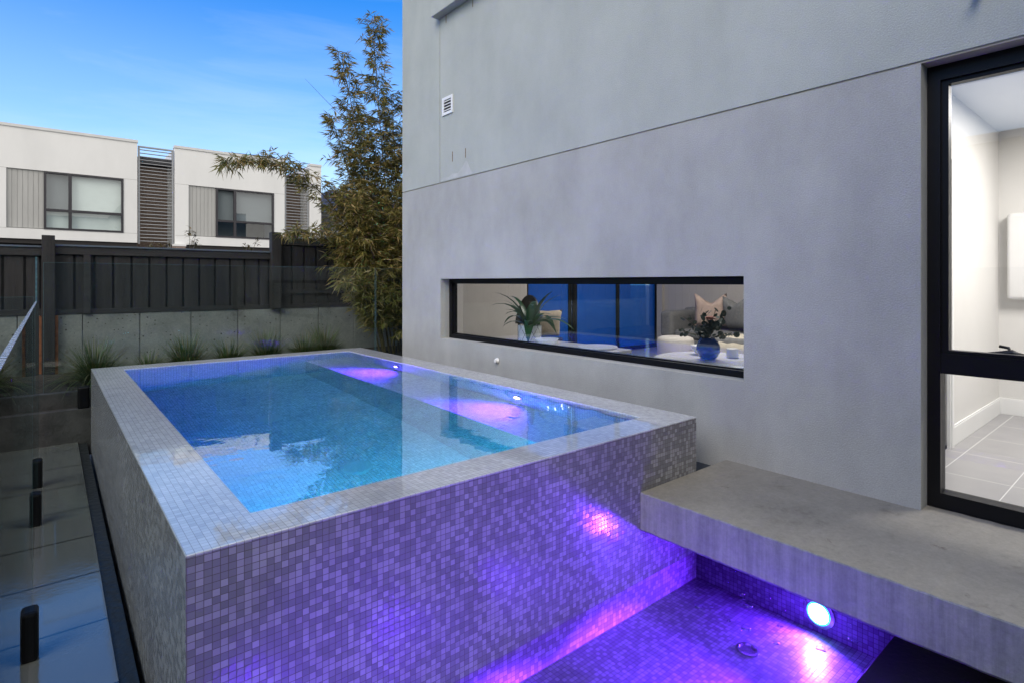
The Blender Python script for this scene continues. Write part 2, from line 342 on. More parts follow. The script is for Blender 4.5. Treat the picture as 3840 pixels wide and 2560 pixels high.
M['tframe'] = plain('charcoal_frame', (0.025,0.023,0.028), rough=0.4)
M['blind'] = plain('pale_blind', (0.56,0.60,0.59), rough=0.8, var=0.04)
M['blindgrey'] = plain('grey_blind', (0.17,0.185,0.20), rough=0.8, var=0.04)
M['room_dark'] = plain('dim_room', (0.16,0.18,0.17), rough=0.9)
M['tglass'] = glass_mat('townhouse_glass', (0.93,0.97,0.96), ior=1.9)
M['roof'] = plain('dark_roof', (0.04,0.04,0.045), rough=0.5)
M['wboard'] = plain('weatherboard', (0.42,0.42,0.42), rough=0.7, var=0.05)
M['cream'] = plain('cream_brick', (0.42,0.38,0.30), rough=0.85, var=0.15, scale=20)
M['pvc'] = plain('white_plastic', (0.72,0.72,0.70), rough=0.45, var=0.03)
M['dkslot'] = plain('slot_dark', (0.02,0.02,0.02), rough=0.9)
M['ochre'] = plain('rust_stain', (0.20,0.14,0.07), rough=0.9, var=0.5, scale=30)
M['sealant'] = plain('joint_sealant', (0.30,0.28,0.22), rough=0.8)
M['patch'] = plain('patch_paint', (0.42,0.43,0.41), rough=0.85, var=0.1, scale=8)
M['glass'] = glass_mat('fence_glass', (0.90,0.955,0.94), ior=1.45)
M['glassedge'] = plain('glass_edge', (0.07,0.13,0.145), rough=0.15, var=0.3, scale=40)
M['wetedge'] = plain('wet_glass_edge', (0.60,0.66,0.68), rough=0.08, var=0.6, scale=55, bump=1.0, bscale=45, metal=0.5)
M['window'] = glass_mat('house_glass', (0.93,0.95,0.97), ior=2.25)
M['window_blue'] = glass_mat('slot_glass', (0.90,0.95,1.0), ior=3.0)
M['doorglass'] = glass_mat('dusk_glow_glass', (0.35,0.70,1.0), ior=1.5, film=(0.01,0.22,0.90))  # blue tint and diffuse haze stand in for dusk light outside
M['paving'] = paving_mat('wet_paving')
M['border'] = plain('rough_wet_border', (0.035,0.04,0.042), rough=0.35, var=0.4, scale=30, bump=0.8, bscale=60)
M['drain'] = plain('drain_metal', (0.03,0.035,0.037), rough=0.3, metal=0.5, bump=0.6, bscale=20)
M['ground'] = plain('ground_dirt', (0.05,0.048,0.042), rough=0.95, var=0.4, scale=1.0)
M['lens'] = emit('lamp_lens', (0.45,0.80,1.0), 9.0)
M['fill_lens'] = emit('fill_lens_violet', (0.25,0.05,1.0), 0.6)
M['cyan'] = emit('lamp_ring', (0.03,0.75,1.0), 2.0)
M['lens2'] = emit('pool_lamp_lens', (0.72,0.5,1.0), 9.0)
M['drain_cover'] = plain('drain_cover', (0.5,0.52,0.53), rough=0.5, var=0.05)
M['chrome'] = plain('lamp_rim', (0.45,0.45,0.47), rough=0.2, metal=0.9)
M['inwall'] = plain('interior_paint', (0.70,0.69,0.67), rough=0.8, var=0.02)
M['inwarm'] = plain('interior_warm_paint', (0.60,0.56,0.52), rough=0.85, var=0.03)
M['trim'] = plain('white_trim', (0.80,0.80,0.79), rough=0.4, var=0.02)
M['beige'] = plain('beige_fabric', (0.50,0.42,0.33), rough=0.95, var=0.1, scale=40, bump=0.3, bscale=200)
M['blush'] = plain('blush_fabric', (0.62,0.47,0.40), rough=0.95, var=0.08, scale=12, bump=0.3, bscale=120)
M['sofa'] = plain('grey_boucle', (0.22,0.22,0.22), rough=0.95, var=0.15, scale=30, bump=0.5, bscale=150)
M['charcoal'] = plain('charcoal_fabric', (0.07,0.075,0.08), rough=0.95, var=0.15, scale=30)
M['cream_f'] = plain('cream_throw', (0.66,0.60,0.49), rough=0.95, var=0.06, scale=8)
M['ceramic'] = plain('white_ceramic', (0.78,0.78,0.78), rough=0.25, var=0.02)
M['ottoman'] = plain('pale_boucle', (0.62,0.58,0.54), rough=0.95, var=0.08, scale=50, bump=0.5, bscale=180)
M['bluevase'] = plain('blue_glass_vase', (0.02,0.06,0.22), rough=0.08, var=0.1, coat=0.6)
M['tabletop'] = plain('white_table', (0.74,0.73,0.72), rough=0.2, var=0.02)
M['darkwood'] = plain('black_wood', (0.015,0.014,0.014), rough=0.4)
M['grass'] = leaf_mat('grass_blades', [(0.035,0.075,0.015),(0.06,0.105,0.025),(0.10,0.115,0.035),(0.20,0.15,0.06)])
M['bamboo'] = leaf_mat('bamboo_leaves', [(0.10,0.11,0.022),(0.17,0.16,0.035),(0.24,0.19,0.05),(0.34,0.23,0.09)], rough=0.38, trans=0.3)
M['culm'] = plain('bamboo_culm', (0.09,0.07,0.03), rough=0.5, var=0.4, scale=10)
M['nandina'] = leaf_mat('shrub_leaves', [(0.06,0.05,0.02),(0.12,0.10,0.03),(0.22,0.15,0.05)])
M['houseplant'] = leaf_mat('house_plant_leaves', [(0.012,0.05,0.022),(0.03,0.12,0.045),(0.02,0.085,0.05)], rough=0.3, trans=0.15)
M['euca'] = leaf_mat('eucalyptus_leaves', [(0.02,0.04,0.04),(0.05,0.075,0.07),(0.035,0.06,0.05)], trans=0.1)
M['rose'] = plain('faded_rose', (0.45,0.22,0.19), rough=0.8, var=0.2, scale=30)

# striped cushion and laundry floor tiles
def stripe_mat():
    m, nt, out = nmat('striped_fabric'); b = N(nt, 'ShaderNodeBsdfPrincipled'); L(nt, b.outputs[0], out.inputs[0]); b.inputs['Roughness'].default_value = 0.9
    tc = N(nt, 'ShaderNodeTexCoord'); w = N(nt, 'ShaderNodeTexWave', Scale=9.0, Distortion=2.0); L(nt, tc.outputs['Object'], w.inputs['Vector'])
    rp = N(nt, 'ShaderNodeValToRGB'); rp.color_ramp.elements[0].position = 0.75; rp.color_ramp.elements[0].color = (0.10,0.11,0.12,1); rp.color_ramp.elements[1].position = 0.8; rp.color_ramp.elements[1].color = (0.55,0.55,0.52,1)
    L(nt, w.outputs['Fac'], rp.inputs[0]); L(nt, rp.outputs[0], b.inputs['Base Color']); return m
M['stripe'] = stripe_mat()
def floor_tile_mat():
    m, nt, out = nmat('grey_floor_tiles'); b = N(nt, 'ShaderNodeBsdfPrincipled'); L(nt, b.outputs[0], out.inputs[0]); b.inputs['Roughness'].default_value = 0.35
    tc = N(nt, 'ShaderNodeTexCoord'); sp = N(nt, 'ShaderNodeSeparateXYZ'); L(nt, tc.outputs['Object'], sp.inputs[0])
    last = None
    for i, (p, off) in enumerate(((0.62, 20.23), (0.36, 20.19))):
        a = N(nt, 'ShaderNodeMath', operation='ADD'); L(nt, sp.outputs[i], a.inputs[0]); a.inputs[1].default_value = off
        d = N(nt, 'ShaderNodeMath', operation='DIVIDE'); L(nt, a.outputs[0], d.inputs[0]); d.inputs[1].default_value = p
        f = N(nt, 'ShaderNodeMath', operation='FRACT'); L(nt, d.outputs[0], f.inputs[0])
        l = N(nt, 'ShaderNodeMath', operation='LESS_THAN'); L(nt, f.outputs[0], l.inputs[0]); l.inputs[1].default_value = 0.005/p
        if last is None: last = l
        else:
            q = N(nt, 'ShaderNodeMath', operation='MAXIMUM'); L(nt, last.outputs[0], q.inputs[0]); L(nt, l.outputs[0], q.inputs[1]); last = q
    no = N(nt, 'ShaderNodeTexNoise', Scale=5.0, Detail=6.0); L(nt, tc.outputs['Object'], no.inputs['Vector'])
    rp = N(nt, 'ShaderNodeValToRGB'); rp.color_ramp.elements[0].color = (0.27,0.265,0.27,1); rp.color_ramp.elements[1].color = (0.36,0.355,0.36,1); L(nt, no.outputs['Fac'], rp.inputs[0])
    mx = N(nt, 'ShaderNodeMix', data_type='RGBA'); L(nt, last.outputs[0], mx.inputs['Factor']); L(nt, rp.outputs[0], mx.inputs['A']); mx.inputs['B'].default_value = (0.7,0.7,0.7,1)
    L(nt, mx.outputs['Result'], b.inputs['Base Color']); return m
M['floortile'] = floor_tile_mat()
def pot_mat():
    """white pot with a thin dark diamond line pattern"""
    m, nt, out = nmat('diamond_pot'); b = N(nt, 'ShaderNodeBsdfPrincipled'); L(nt, b.outputs[0], out.inputs[0]); b.inputs['Roughness'].default_value = 0.35
    tc = N(nt, 'ShaderNodeTexCoord'); sp = N(nt, 'ShaderNodeSeparateXYZ'); L(nt, tc.outputs['Object'], sp.inputs[0])
    at = N(nt, 'ShaderNodeMath', operation='ARCTAN2'); L(nt, sp.outputs[1], at.inputs[0]); L(nt, sp.outputs[0], at.inputs[1])
    an = N(nt, 'ShaderNodeMath', operation='MULTIPLY'); L(nt, at.outputs[0], an.inputs[0]); an.inputs[1].default_value = 8/(2*math.pi)
    zz = N(nt, 'ShaderNodeMath', operation='DIVIDE'); L(nt, sp.outputs[2], zz.inputs[0]); zz.inputs[1].default_value = 0.18
    last = None
    for op in ('ADD', 'SUBTRACT'):
        a = N(nt, 'ShaderNodeMath', operation=op); L(nt, an.outputs[0], a.inputs[0]); L(nt, zz.outputs[0], a.inputs[1])
        a2 = N(nt, 'ShaderNodeMath', operation='ADD'); L(nt, a.outputs[0], a2.inputs[0]); a2.inputs[1].default_value = 50.0
        f = N(nt, 'ShaderNodeMath', operation='FRACT'); L(nt, a2.outputs[0], f.inputs[0])
        l = N(nt, 'ShaderNodeMath', operation='LESS_THAN'); L(nt, f.outputs[0], l.inputs[0]); l.inputs[1].default_value = 0.05
        if last is None: last = l
        else:
            q = N(nt, 'ShaderNodeMath', operation='MAXIMUM'); L(nt, last.outputs[0], q.inputs[0]); L(nt, l.outputs[0], q.inputs[1]); last = q
    mx = N(nt, 'ShaderNodeMix', data_type='RGBA'); L(nt, last.outputs[0], mx.inputs['Factor']); mx.inputs['A'].default_value = (0.72,0.74,0.74,1); mx.inputs['B'].default_value = (0.04,0.05,0.06,1)
    L(nt, mx.outputs['Result'], b.inputs['Base Color']); return m
M['pot'] = pot_mat()

# water
def pool_water_mat():
    m, nt, out = nmat('pool_water')
    tc = N(nt, 'ShaderNodeTexCoord')
    n1 = N(nt, 'ShaderNodeTexNoise', Scale=2.6, Detail=2.0); n2 = N(nt, 'ShaderNodeTexNoise', Scale=11.0, Detail=2.0)
    L(nt, tc.outputs['Object'], n1.inputs['Vector']); L(nt, tc.outputs['Object'], n2.inputs['Vector'])
    b1 = N(nt, 'ShaderNodeBump', Strength=0.09, Distance=0.02); L(nt, n1.outputs['Fac'], b1.inputs['Height'])
    b2 = N(nt, 'ShaderNodeBump', Strength=0.09, Distance=0.006); L(nt, n2.outputs['Fac'], b2.inputs['Height']); L(nt, b1.outputs[0], b2.inputs['Normal'])
    rf = N(nt, 'ShaderNodeBsdfRefraction'); rf.inputs['IOR'].default_value = 1.33; rf.inputs['Roughness'].default_value = 0.0; L(nt, b2.outputs[0], rf.inputs['Normal'])
    gl = N(nt, 'ShaderNodeBsdfGlossy'); gl.inputs['Roughness'].default_value = 0.0; L(nt, b2.outputs[0], gl.inputs['Normal'])
    fz = N(nt, 'ShaderNodeFresnel'); L(nt, b2.outputs[0], fz.inputs['Normal'])
    ge = N(nt, 'ShaderNodeNewGeometry')
    i2 = N(nt, 'ShaderNodeMix', data_type='FLOAT'); L(nt, ge.outputs['Backfacing'], i2.inputs['Factor']); i2.inputs['A'].default_value = 1.33; i2.inputs['B'].default_value = 1.33
    L(nt, i2.outputs['Result'], fz.inputs['IOR'])
    ff = N(nt, 'ShaderNodeMath', operation='MULTIPLY_ADD'); ff.use_clamp = True; L(nt, fz.outputs[0], ff.inputs[0]); ff.inputs[1].default_value = 0.4; ff.inputs[2].default_value = 0.40
    fs = N(nt, 'ShaderNodeMix', data_type='FLOAT'); L(nt, ge.outputs['Backfacing'], fs.inputs['Factor']); L(nt, ff.outputs[0], fs.inputs['A']); L(nt, fz.outputs[0], fs.inputs['B'])
    ms = N(nt, 'ShaderNodeMixShader'); L(nt, fs.outputs['Result'], ms.inputs[0]); L(nt, rf.outputs[0], ms.inputs[1]); L(nt, gl.outputs[0], ms.inputs[2]); L(nt, ms.outputs[0], out.inputs[0])
    va = N(nt, 'ShaderNodeVolumeAbsorption'); va.inputs['Color'].default_value = (0.0,0.80,0.94,1); va.inputs['Density'].default_value = 0.42
    L(nt, va.outputs[0], out.inputs['Volume'])
    return m
M['water'] = pool_water_mat()
def basin_water_mat():
    m, nt, out = nmat('basin_water')
    tc = N(nt, 'ShaderNodeTexCoord')
    n1 = N(nt, 'ShaderNodeTexNoise', Scale=7.0, Detail=2.0); L(nt, tc.outputs['Object'], n1.inputs['Vector'])
    b1 = N(nt, 'ShaderNodeBump', Strength=0.05, Distance=0.01); L(nt, n1.outputs['Fac'], b1.inputs['Height'])
    tr = N(nt, 'ShaderNodeBsdfTransparent'); tr.inputs[0].default_value = (0.97,0.98,1,1)
    gl = N(nt, 'ShaderNodeBsdfGlossy'); gl.inputs['Roughness'].default_value = 0.0; L(nt, b1.outputs[0], gl.inputs['Normal'])
    fz = N(nt, 'ShaderNodeFresnel'); L(nt, b1.outputs[0], fz.inputs['Normal']); fz.inputs['IOR'].default_value = 1.33
    ge = N(nt, 'ShaderNodeNewGeometry'); i2 = N(nt, 'ShaderNodeMix', data_type='FLOAT'); L(nt, ge.outputs['Backfacing'], i2.inputs['Factor']); i2.inputs['A'].default_value = 1.33; i2.inputs['B'].default_value = 1.33
    L(nt, i2.outputs['Result'], fz.inputs['IOR'])
    ms = N(nt, 'ShaderNodeMixShader'); L(nt, fz.outputs[0], ms.inputs[0]); L(nt, tr.outputs[0], ms.inputs[1]); L(nt, gl.outputs[0], ms.inputs[2]); L(nt, ms.outputs[0], out.inputs[0])
    return m
M['water2'] = basin_water_mat()

# ------------------------------------------------------------------ ground
GZ = lambda y: 0.02 + 0.026*(y-2.5)
g = MB(); g.quad([(-400,-400,-0.62),(400,-400,-0.62),(400,400,-0.62),(-400,400,-0.62)])
tag(g.build('ground', M['ground']), kind='structure')
g = MB()
def slope_box(mb, x0, x1, y0, y1, dz, th=0.3):
    v = [(x, y, GZ(y)+dz-t) for x in (x0, x1) for y in (y0, y1) for t in (th, 0)]
    vs = [mb.bm.verts.new(p) for p in v]
    for f in ((0,1,3,2),(4,6,7,5),(0,4,5,1),(2,3,7,6),(0,2,6,4),(1,5,7,3)): mb.bm.faces.new([vs[i] for i in f])
slope_box(g, -4.2, 0.25, -3.0, 7.7, 0)
tag(g.build('paving', M['paving']), kind='structure')
g = MB(); slope_box(g, 0.253, 0.325, -3.0, 7.55, -0.016)
d = g.build('slot_drain', M['drain'])
tag(d, 'narrow wet slot drain running along the left foot of the pool', 'drain')

# ------------------------------------------------------------------ raised pool
PX0, PX1, PY0, PY1, PZ = 0.352, 3.36, 2.112, 7.36, 0.95
IX0, IX1, IY0, IY1 = 0.612, 3.07, 2.345, 7.08
WZ = 0.944
FZ, BZ, BX = -0.43, 0.425, 2.5
pool = empty('swimming_pool', (1.85, 4.7, 0), 'raised mosaic tiled plunge pool with blue water against the grey house', 'pool')
m = MB()
m.box(PX0, PX1, PY0, PY0+0.06, -0.13, PZ-0.0085); m.box(PX0, PX1, PY1-0.06, PY1, -0.4, PZ-0.0085)
m.box(PX0, PX0+0.06, PY0+0.06, PY1-0.06, -0.4, PZ-0.0085); m.box(PX1-0.06, PX1, PY0+0.06, PY1-0.06, -0.4, PZ-0.0085)
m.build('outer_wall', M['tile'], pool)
m = MB()
a0, a1, b0, b1, zt, zb_ = PX0-0.001, PX1+0.001, PY0-0.001, PY1+0.001, PZ, PZ-0.008
def ring4(x0, x1, y0, y1, z): return [m.bm.verts.new(p) for p in ((x0,y0,z),(x1,y0,z),(x1,y1,z),(x0,y1,z))]
ot, ob = ring4(a0+.002,a1-.002,b0+.002,b1-.002,zt), ring4(a0,a1,b0,b1,zb_)
om = ring4(a0,a1,b0,b1,zt-.002)
it, ib = ring4(IX0,IX1,IY0,IY1,zt), ring4(IX0,IX1,IY0,IY1,zb_)
for k in range(4):
    q = (k+1) % 4
    for A, B in ((ot,it),(om,ot),(ob,om),(it,ib),(ib,ob)): m.bm.faces.new((A[k],A[q],B[q],B[k]))
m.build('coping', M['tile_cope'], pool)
m = MB()   # inner lining
m.box(IX0-0.1, IX0, IY0-0.1, IY1+0.1, FZ, PZ-0.0085); m.box(IX1, IX1+0.1, IY0-0.1, IY1+0.1, FZ, PZ-0.0085)
m.box(IX0, IX1, IY0-0.1, IY0, FZ, PZ-0.0085); m.box(IX0, IX1, IY1, IY1+0.1, FZ, PZ-0.0085)
m.box(IX0-0.1, IX1+0.1, IY0-0.1, IY1+0.1, FZ-0.1, FZ)
m.build('lining', M['tile_in'], pool)
m = MB(); m.box(BX, IX1, IY0, IY1, FZ+0.001, BZ); m.build('bench', M['tile_in'], pool)
m = MB(); m.box(2.76, IX1-0.001, IY0+0.001, IY0+0.42, BZ+0.001, BZ+0.26); m.build('step', M['tile_in'], pool)
m = MB(); m.box(BX-0.32, BX-0.001, IY0+0.001, IY0+0.36, FZ+0.002, FZ+0.42); m.build('step', M['tile_in'], pool)
for (x, y, z, r) in ((1.55,5.35,FZ,0.12),(1.75,3.9,FZ,0.12),(2.80,3.35,BZ,0.045),(2.80,5.35,BZ,0.045),(1.3,6.4,FZ,0.05)):
    m = MB(); m.lathe([(r,0.0),(r,0.008),(r*0.8,0.014),(r*0.3,0.010)], (x,y,z+0.001), 24)
    m.build('floor_drain', M['drain_cover'], pool, smooth=False)
def lamp_spot(name, loc, target, power, col, size, radius=0.03, blend=0.6):
    l = bpy.data.lights.new(name, 'SPOT'); l.energy = power; l.color = col; l.spot_size = R(size); l.spot_blend = blend; l.shadow_soft_size = radius
    o = bpy.data.objects.new(name, l); COL.objects.link(o); o.location = loc
    o.rotation_euler = (Vector(target)-Vector(loc)).to_track_quat('-Z','Y').to_euler()
    return o
PURPLE = (0.135, 0.018, 1.0)
for y, pw in ((3.62, 80.0), (5.76, 80.0)):
    z = 0.66
    m = MB(); m.lathe([(0.062,0.0),(0.062,-0.012),(0.045,-0.018)], (IX1,y,z), 28, 'X'); u = m.build('underwater_light', M['chrome'], pool)
    m = MB(); m.lathe([(0.042,-0.0185),(0.036,-0.024),(0.015,-0.027)], (IX1,y,z), 24, 'X'); m.build('lens', M['lens2'], u, smooth=True)
    attach(lamp_spot('lamp', (IX1-0.05,y,z), (IX1-0.42,y,BZ), pw, PURPLE, 125, 0.03, 0.8), u)
    attach(lamp_spot('lamp', (IX1-0.05,y,z), (0.6,y+0.3,0.62), pw*1.1, PURPLE, 150, 0.03, 1.0), u)
for x in (1.15, 2.05):   # unseen teal fill lamps added behind the coping to brighten the water
    m = MB(); m.lathe([(0.062,0.0),(0.062,0.012),(0.045,0.018)], (x,IY0,0.35), 28, 'Y'); u = m.build('underwater_light', M['chrome'], pool)
    attach(lamp_spot('lamp', (x,IY0+0.06,0.35), (x,IY0+3.4,FZ+0.3), 56, (0.10,0.70,1.0), 140, 0.05, 0.6), u)
# water body: a closed volume that follows the well and the bench
e = 0.004
prof = [(IX0-e, WZ), (IX1+e, WZ), (IX1+e, BZ-e), (BX-e, BZ-e), (BX-e, FZ-e), (IX0-e, FZ-e)]
m = MB()
fa = [m.bm.verts.new((x, IY0-e, z)) for x, z in prof]; fb = [m.bm.verts.new((x, IY1+e, z)) for x, z in prof]
m.bm.faces.new(fa[::-1]); m.bm.faces.new(fb)
for i in range(6): m.bm.faces.new((fa[i], fa[(i+1)%6], fb[(i+1)%6], fb[i]))
tag(m.build('water', M['water']), kind='structure')

# ------------------------------------------------------------------ lower overflow basin
BY0, BX1, BF, BW = 0.954, 3.362, -0.128, 0.052
basin = empty('overflow_basin', (2.0, 1.5, -0.13), 'shallow tiled basin glowing purple below the raised pool', 'basin')
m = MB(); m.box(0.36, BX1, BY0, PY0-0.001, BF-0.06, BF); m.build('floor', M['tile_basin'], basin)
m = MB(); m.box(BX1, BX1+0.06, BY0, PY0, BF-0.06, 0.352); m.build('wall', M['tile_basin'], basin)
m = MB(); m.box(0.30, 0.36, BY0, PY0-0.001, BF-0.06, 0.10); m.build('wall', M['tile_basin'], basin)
m = MB(); m.rbox(0.30, 3.46, -2.5, BY0, -0.3, 0.060, 0.004); m.build('rim', M['blackstone'], basin)
m = MB(); m.lathe([(0.058,0.0),(0.058,0.008),(0.046,0.011),(0.042,0.004),(0.02,0.003)], (2.906,1.514,BF+0.0005), 32); m.build('floor_drain', M['chrome'], basin)
ly, lz = 1.33, -0.012
m = MB(); m.lathe([(0.082,0.0),(0.082,-0.012),(0.062,-0.018)], (BX1,ly,lz), 32, 'X'); u = m.build('underwater_light', M['chrome'], basin)
m = MB(); m.lathe([(0.055,-0.0185),(0.048,-0.026),(0.02,-0.030)], (BX1,ly,lz), 28, 'X'); m.build('lens', M['lens'], u, smooth=True)
m = MB(); m.lathe([(0.0625,-0.0182),(0.0555,-0.0225),(0.0553,-0.0187)], (BX1,ly,lz), 32, 'X'); m.build('lens_ring', M['cyan'], u)
attach(lamp_spot('lamp', (BX1-0.06,ly,lz), (BX1-1.4,ly+0.25,lz-0.1), 85.0, PURPLE, 175, 0.045, 0.5), u)
attach(lamp_spot('lamp', (BX1-0.055,ly,lz+0.01), (BX1-0.17,ly-0.01,BF), 2.8, (0.16,0.75,1.0), 105, 0.03, 1.0), u)
attach(lamp_spot('lamp', (BX1-0.07,ly,BW+0.012), (2.2,PY0,0.30), 2.5, PURPLE, 110, 0.03, 0.9), u)
for k, (x, y, tx_, ty_) in enumerate(((0.361,1.2,1.15,2.11),(0.75,BY0+0.001,0.75,2.11),(1.6,BY0+0.001,1.6,2.11),(2.45,BY0+0.001,2.4,2.11))):  # fill lamps added out of view to spread violet light over the basin
    wall_x = k == 0
    m = MB(); m.lathe([(0.082,0.0),(0.082,0.012),(0.062,0.018)], (x,y,-0.04), 32, 'X' if wall_x else 'Y'); u2 = m.build('underwater_light', M['chrome'], basin)
    m = MB(); m.lathe([(0.055,0.0185),(0.048,0.026),(0.02,0.030)], (x,y,-0.04), 28, 'X' if wall_x else 'Y'); m.build('lens', M['fill_lens'], u2, smooth=True)
    attach(lamp_spot('lamp', (x+0.05 if wall_x else x, y if wall_x else y+0.05, 0.02), (tx_,ty_,0.10 if wall_x else -0.80), 26.0 if wall_x else 540.0, PURPLE, 92 if wall_x else 74, 0.045, 0.6 if wall_x else 0.3), u2)
m = MB(); m.quad([(0.362,BY0+0.001,BW),(BX1-0.001,BY0+0.001,BW),(BX1-0.001,PY0-0.002,BW),(0.362,PY0-0.002,BW)])
tag(m.build('water', M['water2'], recalc=False), kind='structure')
# ring ripples and bubbles floating on the basin
M['bubble'] = glass_mat('bubble_film', (0.92,0.9,1.0), ior=2.1)
m = MB()
for _ in range(46):
    x = random.uniform(2.75, 3.37); y = random.uniform(1.0, 2.05); r = random.choice((0.006,0.008,0.011,0.016,0.024))
    m.lathe([(r,0.0005),(r*0.92,r*0.22),(r*0.6,r*0.42),(r*0.1,r*0.5)], (x,y,BW), 14)
tag(m.build('bubbles', M['bubble'], smooth=True), 'scattered bubbles floating on the purple basin water', 'bubbles', kind='stuff')

# ------------------------------------------------------------------ concrete step
SX0, SZ, SB = 2.75, 0.59, 0.356
m = MB()
# slab edge with a slightly ragged lower arris
ys = [PY0-0.006 - i*0.04 for i in range(110)]
rows = []
for i, y in enumerate(ys):
    jit = random.uniform(0, 0.006) if i else 0
    jt = random.uniform(-0.0012, 0.0012)
    rows.append([m.bm.verts.new(p) for p in ((SX0+0.005,y,SZ+jt),(SX0+jt,y,SZ-0.005),(SX0+jt,y,SB+0.012+jit),(SX0+0.012+jit,y,SB))])
    rows[-1] += [m.bm.verts.new((3.843,y,SB)), m.bm.verts.new((3.843,y,SZ+jt))]
top = []
for a, b in zip(rows, rows[1:]):
    for k in range(6):
        f = m.bm.faces.new((a[k], a[(k+1)%6], b[(k+1)%6], b[k]))
        f.material_index = 0 if k in (5,) else 1
m.bm.faces.new(rows[0]).material_index = 1; m.bm.faces.new(rows[-1][::-1]).material_index = 1
o = m.build('concrete_step', [M['conc_top'], M['conc_front']])
tag(o, 'thick floating concrete step with stained edge below the tall window', 'step')

# ------------------------------------------------------------------ house
WX = 3.73
house = empty('house', (6.5, 2, 0), 'grey rendered modern house with low wide window and tall window', 'house')
HY1 = 6.845
def wall_boxes(mb, x0, x1, ya, yb, za, zb, holes):
    ycuts = sorted({ya, yb, *[h[0] for h in holes], *[h[1] for h in holes]})
    for y0, y1 in zip(ycuts, ycuts[1:]):
        spans = sorted((h[2], h[3]) for h in holes if h[0] <= y0 and h[1] >= y1)
        z = za
        for s0, s1 in spans:
            if s0 > z: mb.box(x0, x1, y0, y1, z, s0)
            z = max(z, s1)
        if z < zb: mb.box(x0, x1, y0, y1, z, zb)
LW = (1.974, 5.883, 1.165, 1.895); TW = (-1.2, 0.947, 0.50, 3.066)
m = MB(); wall_boxes(m, WX, WX+0.24, -3.0, HY1, 0.485, 3.066, [LW, TW])
m.build('lower_wall', M['wall_low'], house)
m = MB(); m.box(WX+0.008, WX+0.24, -3.0, HY1, 3.066, 3.080); m.build('shadow_groove', M['sealant'], house)
m = MB(); m.box(WX, WX+0.24, -3.0, 5.889, 3.080, 6.9); m.box(WX, WX+0.24, 5.901, HY1, 3.080, 6.9)
m.build('upper_wall', M['wall_up'], house)
m = MB(); m.box(WX+0.006, WX+0.23, 5.889, 5.901, 3.080, 6.9); m.build('expansion_joint', M['sealant'], house)
m = MB(); m.box(WX+0.24, 5.8, HY1-0.2, HY1, 0.3, 3.3); m.box(WX+0.24, 11.5, HY1-0.2, HY1, 3.3, 6.9); m.box(9.25, 11.5, HY1-0.2, HY1, 0.3, 3.3)
m.build('side_wall', M['wall_up'], house)
m = MB(); m.box(-4.0, WX-0.001, -3.0, -2.3, 0.0, 6.9); m.build('added_shade_wall', M['wall_up'], house)  # added unseen wall behind the camera, shades the right of the house wall
m = MB(); m.box(WX-0.02, 11.5, -3.0, HY1+0.02, 6.9, 7.0); m.build('roof', M['roof'], house)
m = MB(); m.rbox(WX-0.11, WX+0.02, 3.2, 5.93, 5.10, 5.27, 0.006); m.build('window_ledge', M['wall_up'], house)
m = MB(); m.box(WX+0.115, WX+0.24, TW[0], TW[1], 0.50, 0.590); m.build('sill_base', M['black'], house)
m = MB(); m.box(PX1+0.004, WX+0.05, 2.108, HY1, 0.2, 0.52); m.build('plinth', M['plinth'], house)
m = MB(); m.box(5.0, 11.5, HY1+0.002, 8.85, 0.3, 0.58); m.build('patio_floor', M['plinth'], house)
m = MB(); m.box(11.3, 11.5, -3, HY1-0.2, 0.3, 6.9); m.box(WX+0.24, 11.3, -3.0, -2.8, 0.3, 6.9); m.build('rear_wall', M['wall_up'], house)
# wall vent
m = MB()
vy0, vy1, vz0, vz1 = 5.598, 5.827, 3.882, 4.098; w = 0.034
m.box(WX-0.014, WX-0.001, vy0, vy0+w, vz0, vz1); m.box(WX-0.014, WX-0.001, vy1-w, vy1, vz0, vz1)
m.box(WX-0.014, WX-0.001, vy0+w, vy1-w, vz0, vz0+w); m.box(WX-0.014, WX-0.001, vy0+w, vy1-w, vz1-w, vz1)
v = m.build('wall_vent', M['pvc'], house)
m = MB(); m.box(WX-0.003, WX-0.0005, vy0+w, vy1-w, vz0+w, vz1-w); m.build('backing', M['dkslot'], v)
m = MB()
for k in range(4):
    z = vz0+w+0.022+k*0.036
    m.obox((WX-0.008, (vy0+vy1)/2, z), (0.005,0,0.004), (0,(vy1-vy0)/2-w,0), (0.0012,0,-0.0045))
m.build('louvre_slats', M['pvc'], v)
# marks on the wall
for (y, z0, z1) in ((5.615,3.295,3.413),(5.343,3.296,3.404),(5.755,5.0,5.10),(5.2,4.985,5.10)):
    m = MB(); m.box(WX-0.0025, WX-0.0005, y-0.006, y+0.006, z0, z1); m.build('rust_streak', M['ochre'], house)
m = MB()
pts = [(5.87,3.09),(5.82,3.13),(5.70,3.12),(5.62,3.15),(5.5,3.14),(5.40,3.20),(5.34,3.26),(5.30,3.24),(5.27,3.18),(5.24,3.14),(5.2,3.09)]
m.bm.faces.new([m.bm.verts.new((WX-0.0015,y,z)) for y, z in pts]); m.build('paint_patch', M['patch'], house)
m = MB(); m.lathe([(0.030,0.0),(0.030,-0.012),(0.022,-0.02),(0.020,-0.034),(0.006,-0.036)], (WX-0.0005,4.744,1.015), 24, 'X'); m.build('overflow_cap', M['pvc'], house, smooth=False)
m = MB(); m.tube([(WX+0.02,0.69,3.36),(WX-0.06,0.69,3.36),(WX-0.075,0.69,3.35),(WX-0.08,0.69,3.325)], 0.016, 10); m.build('overflow_pipe', M['black'], house)

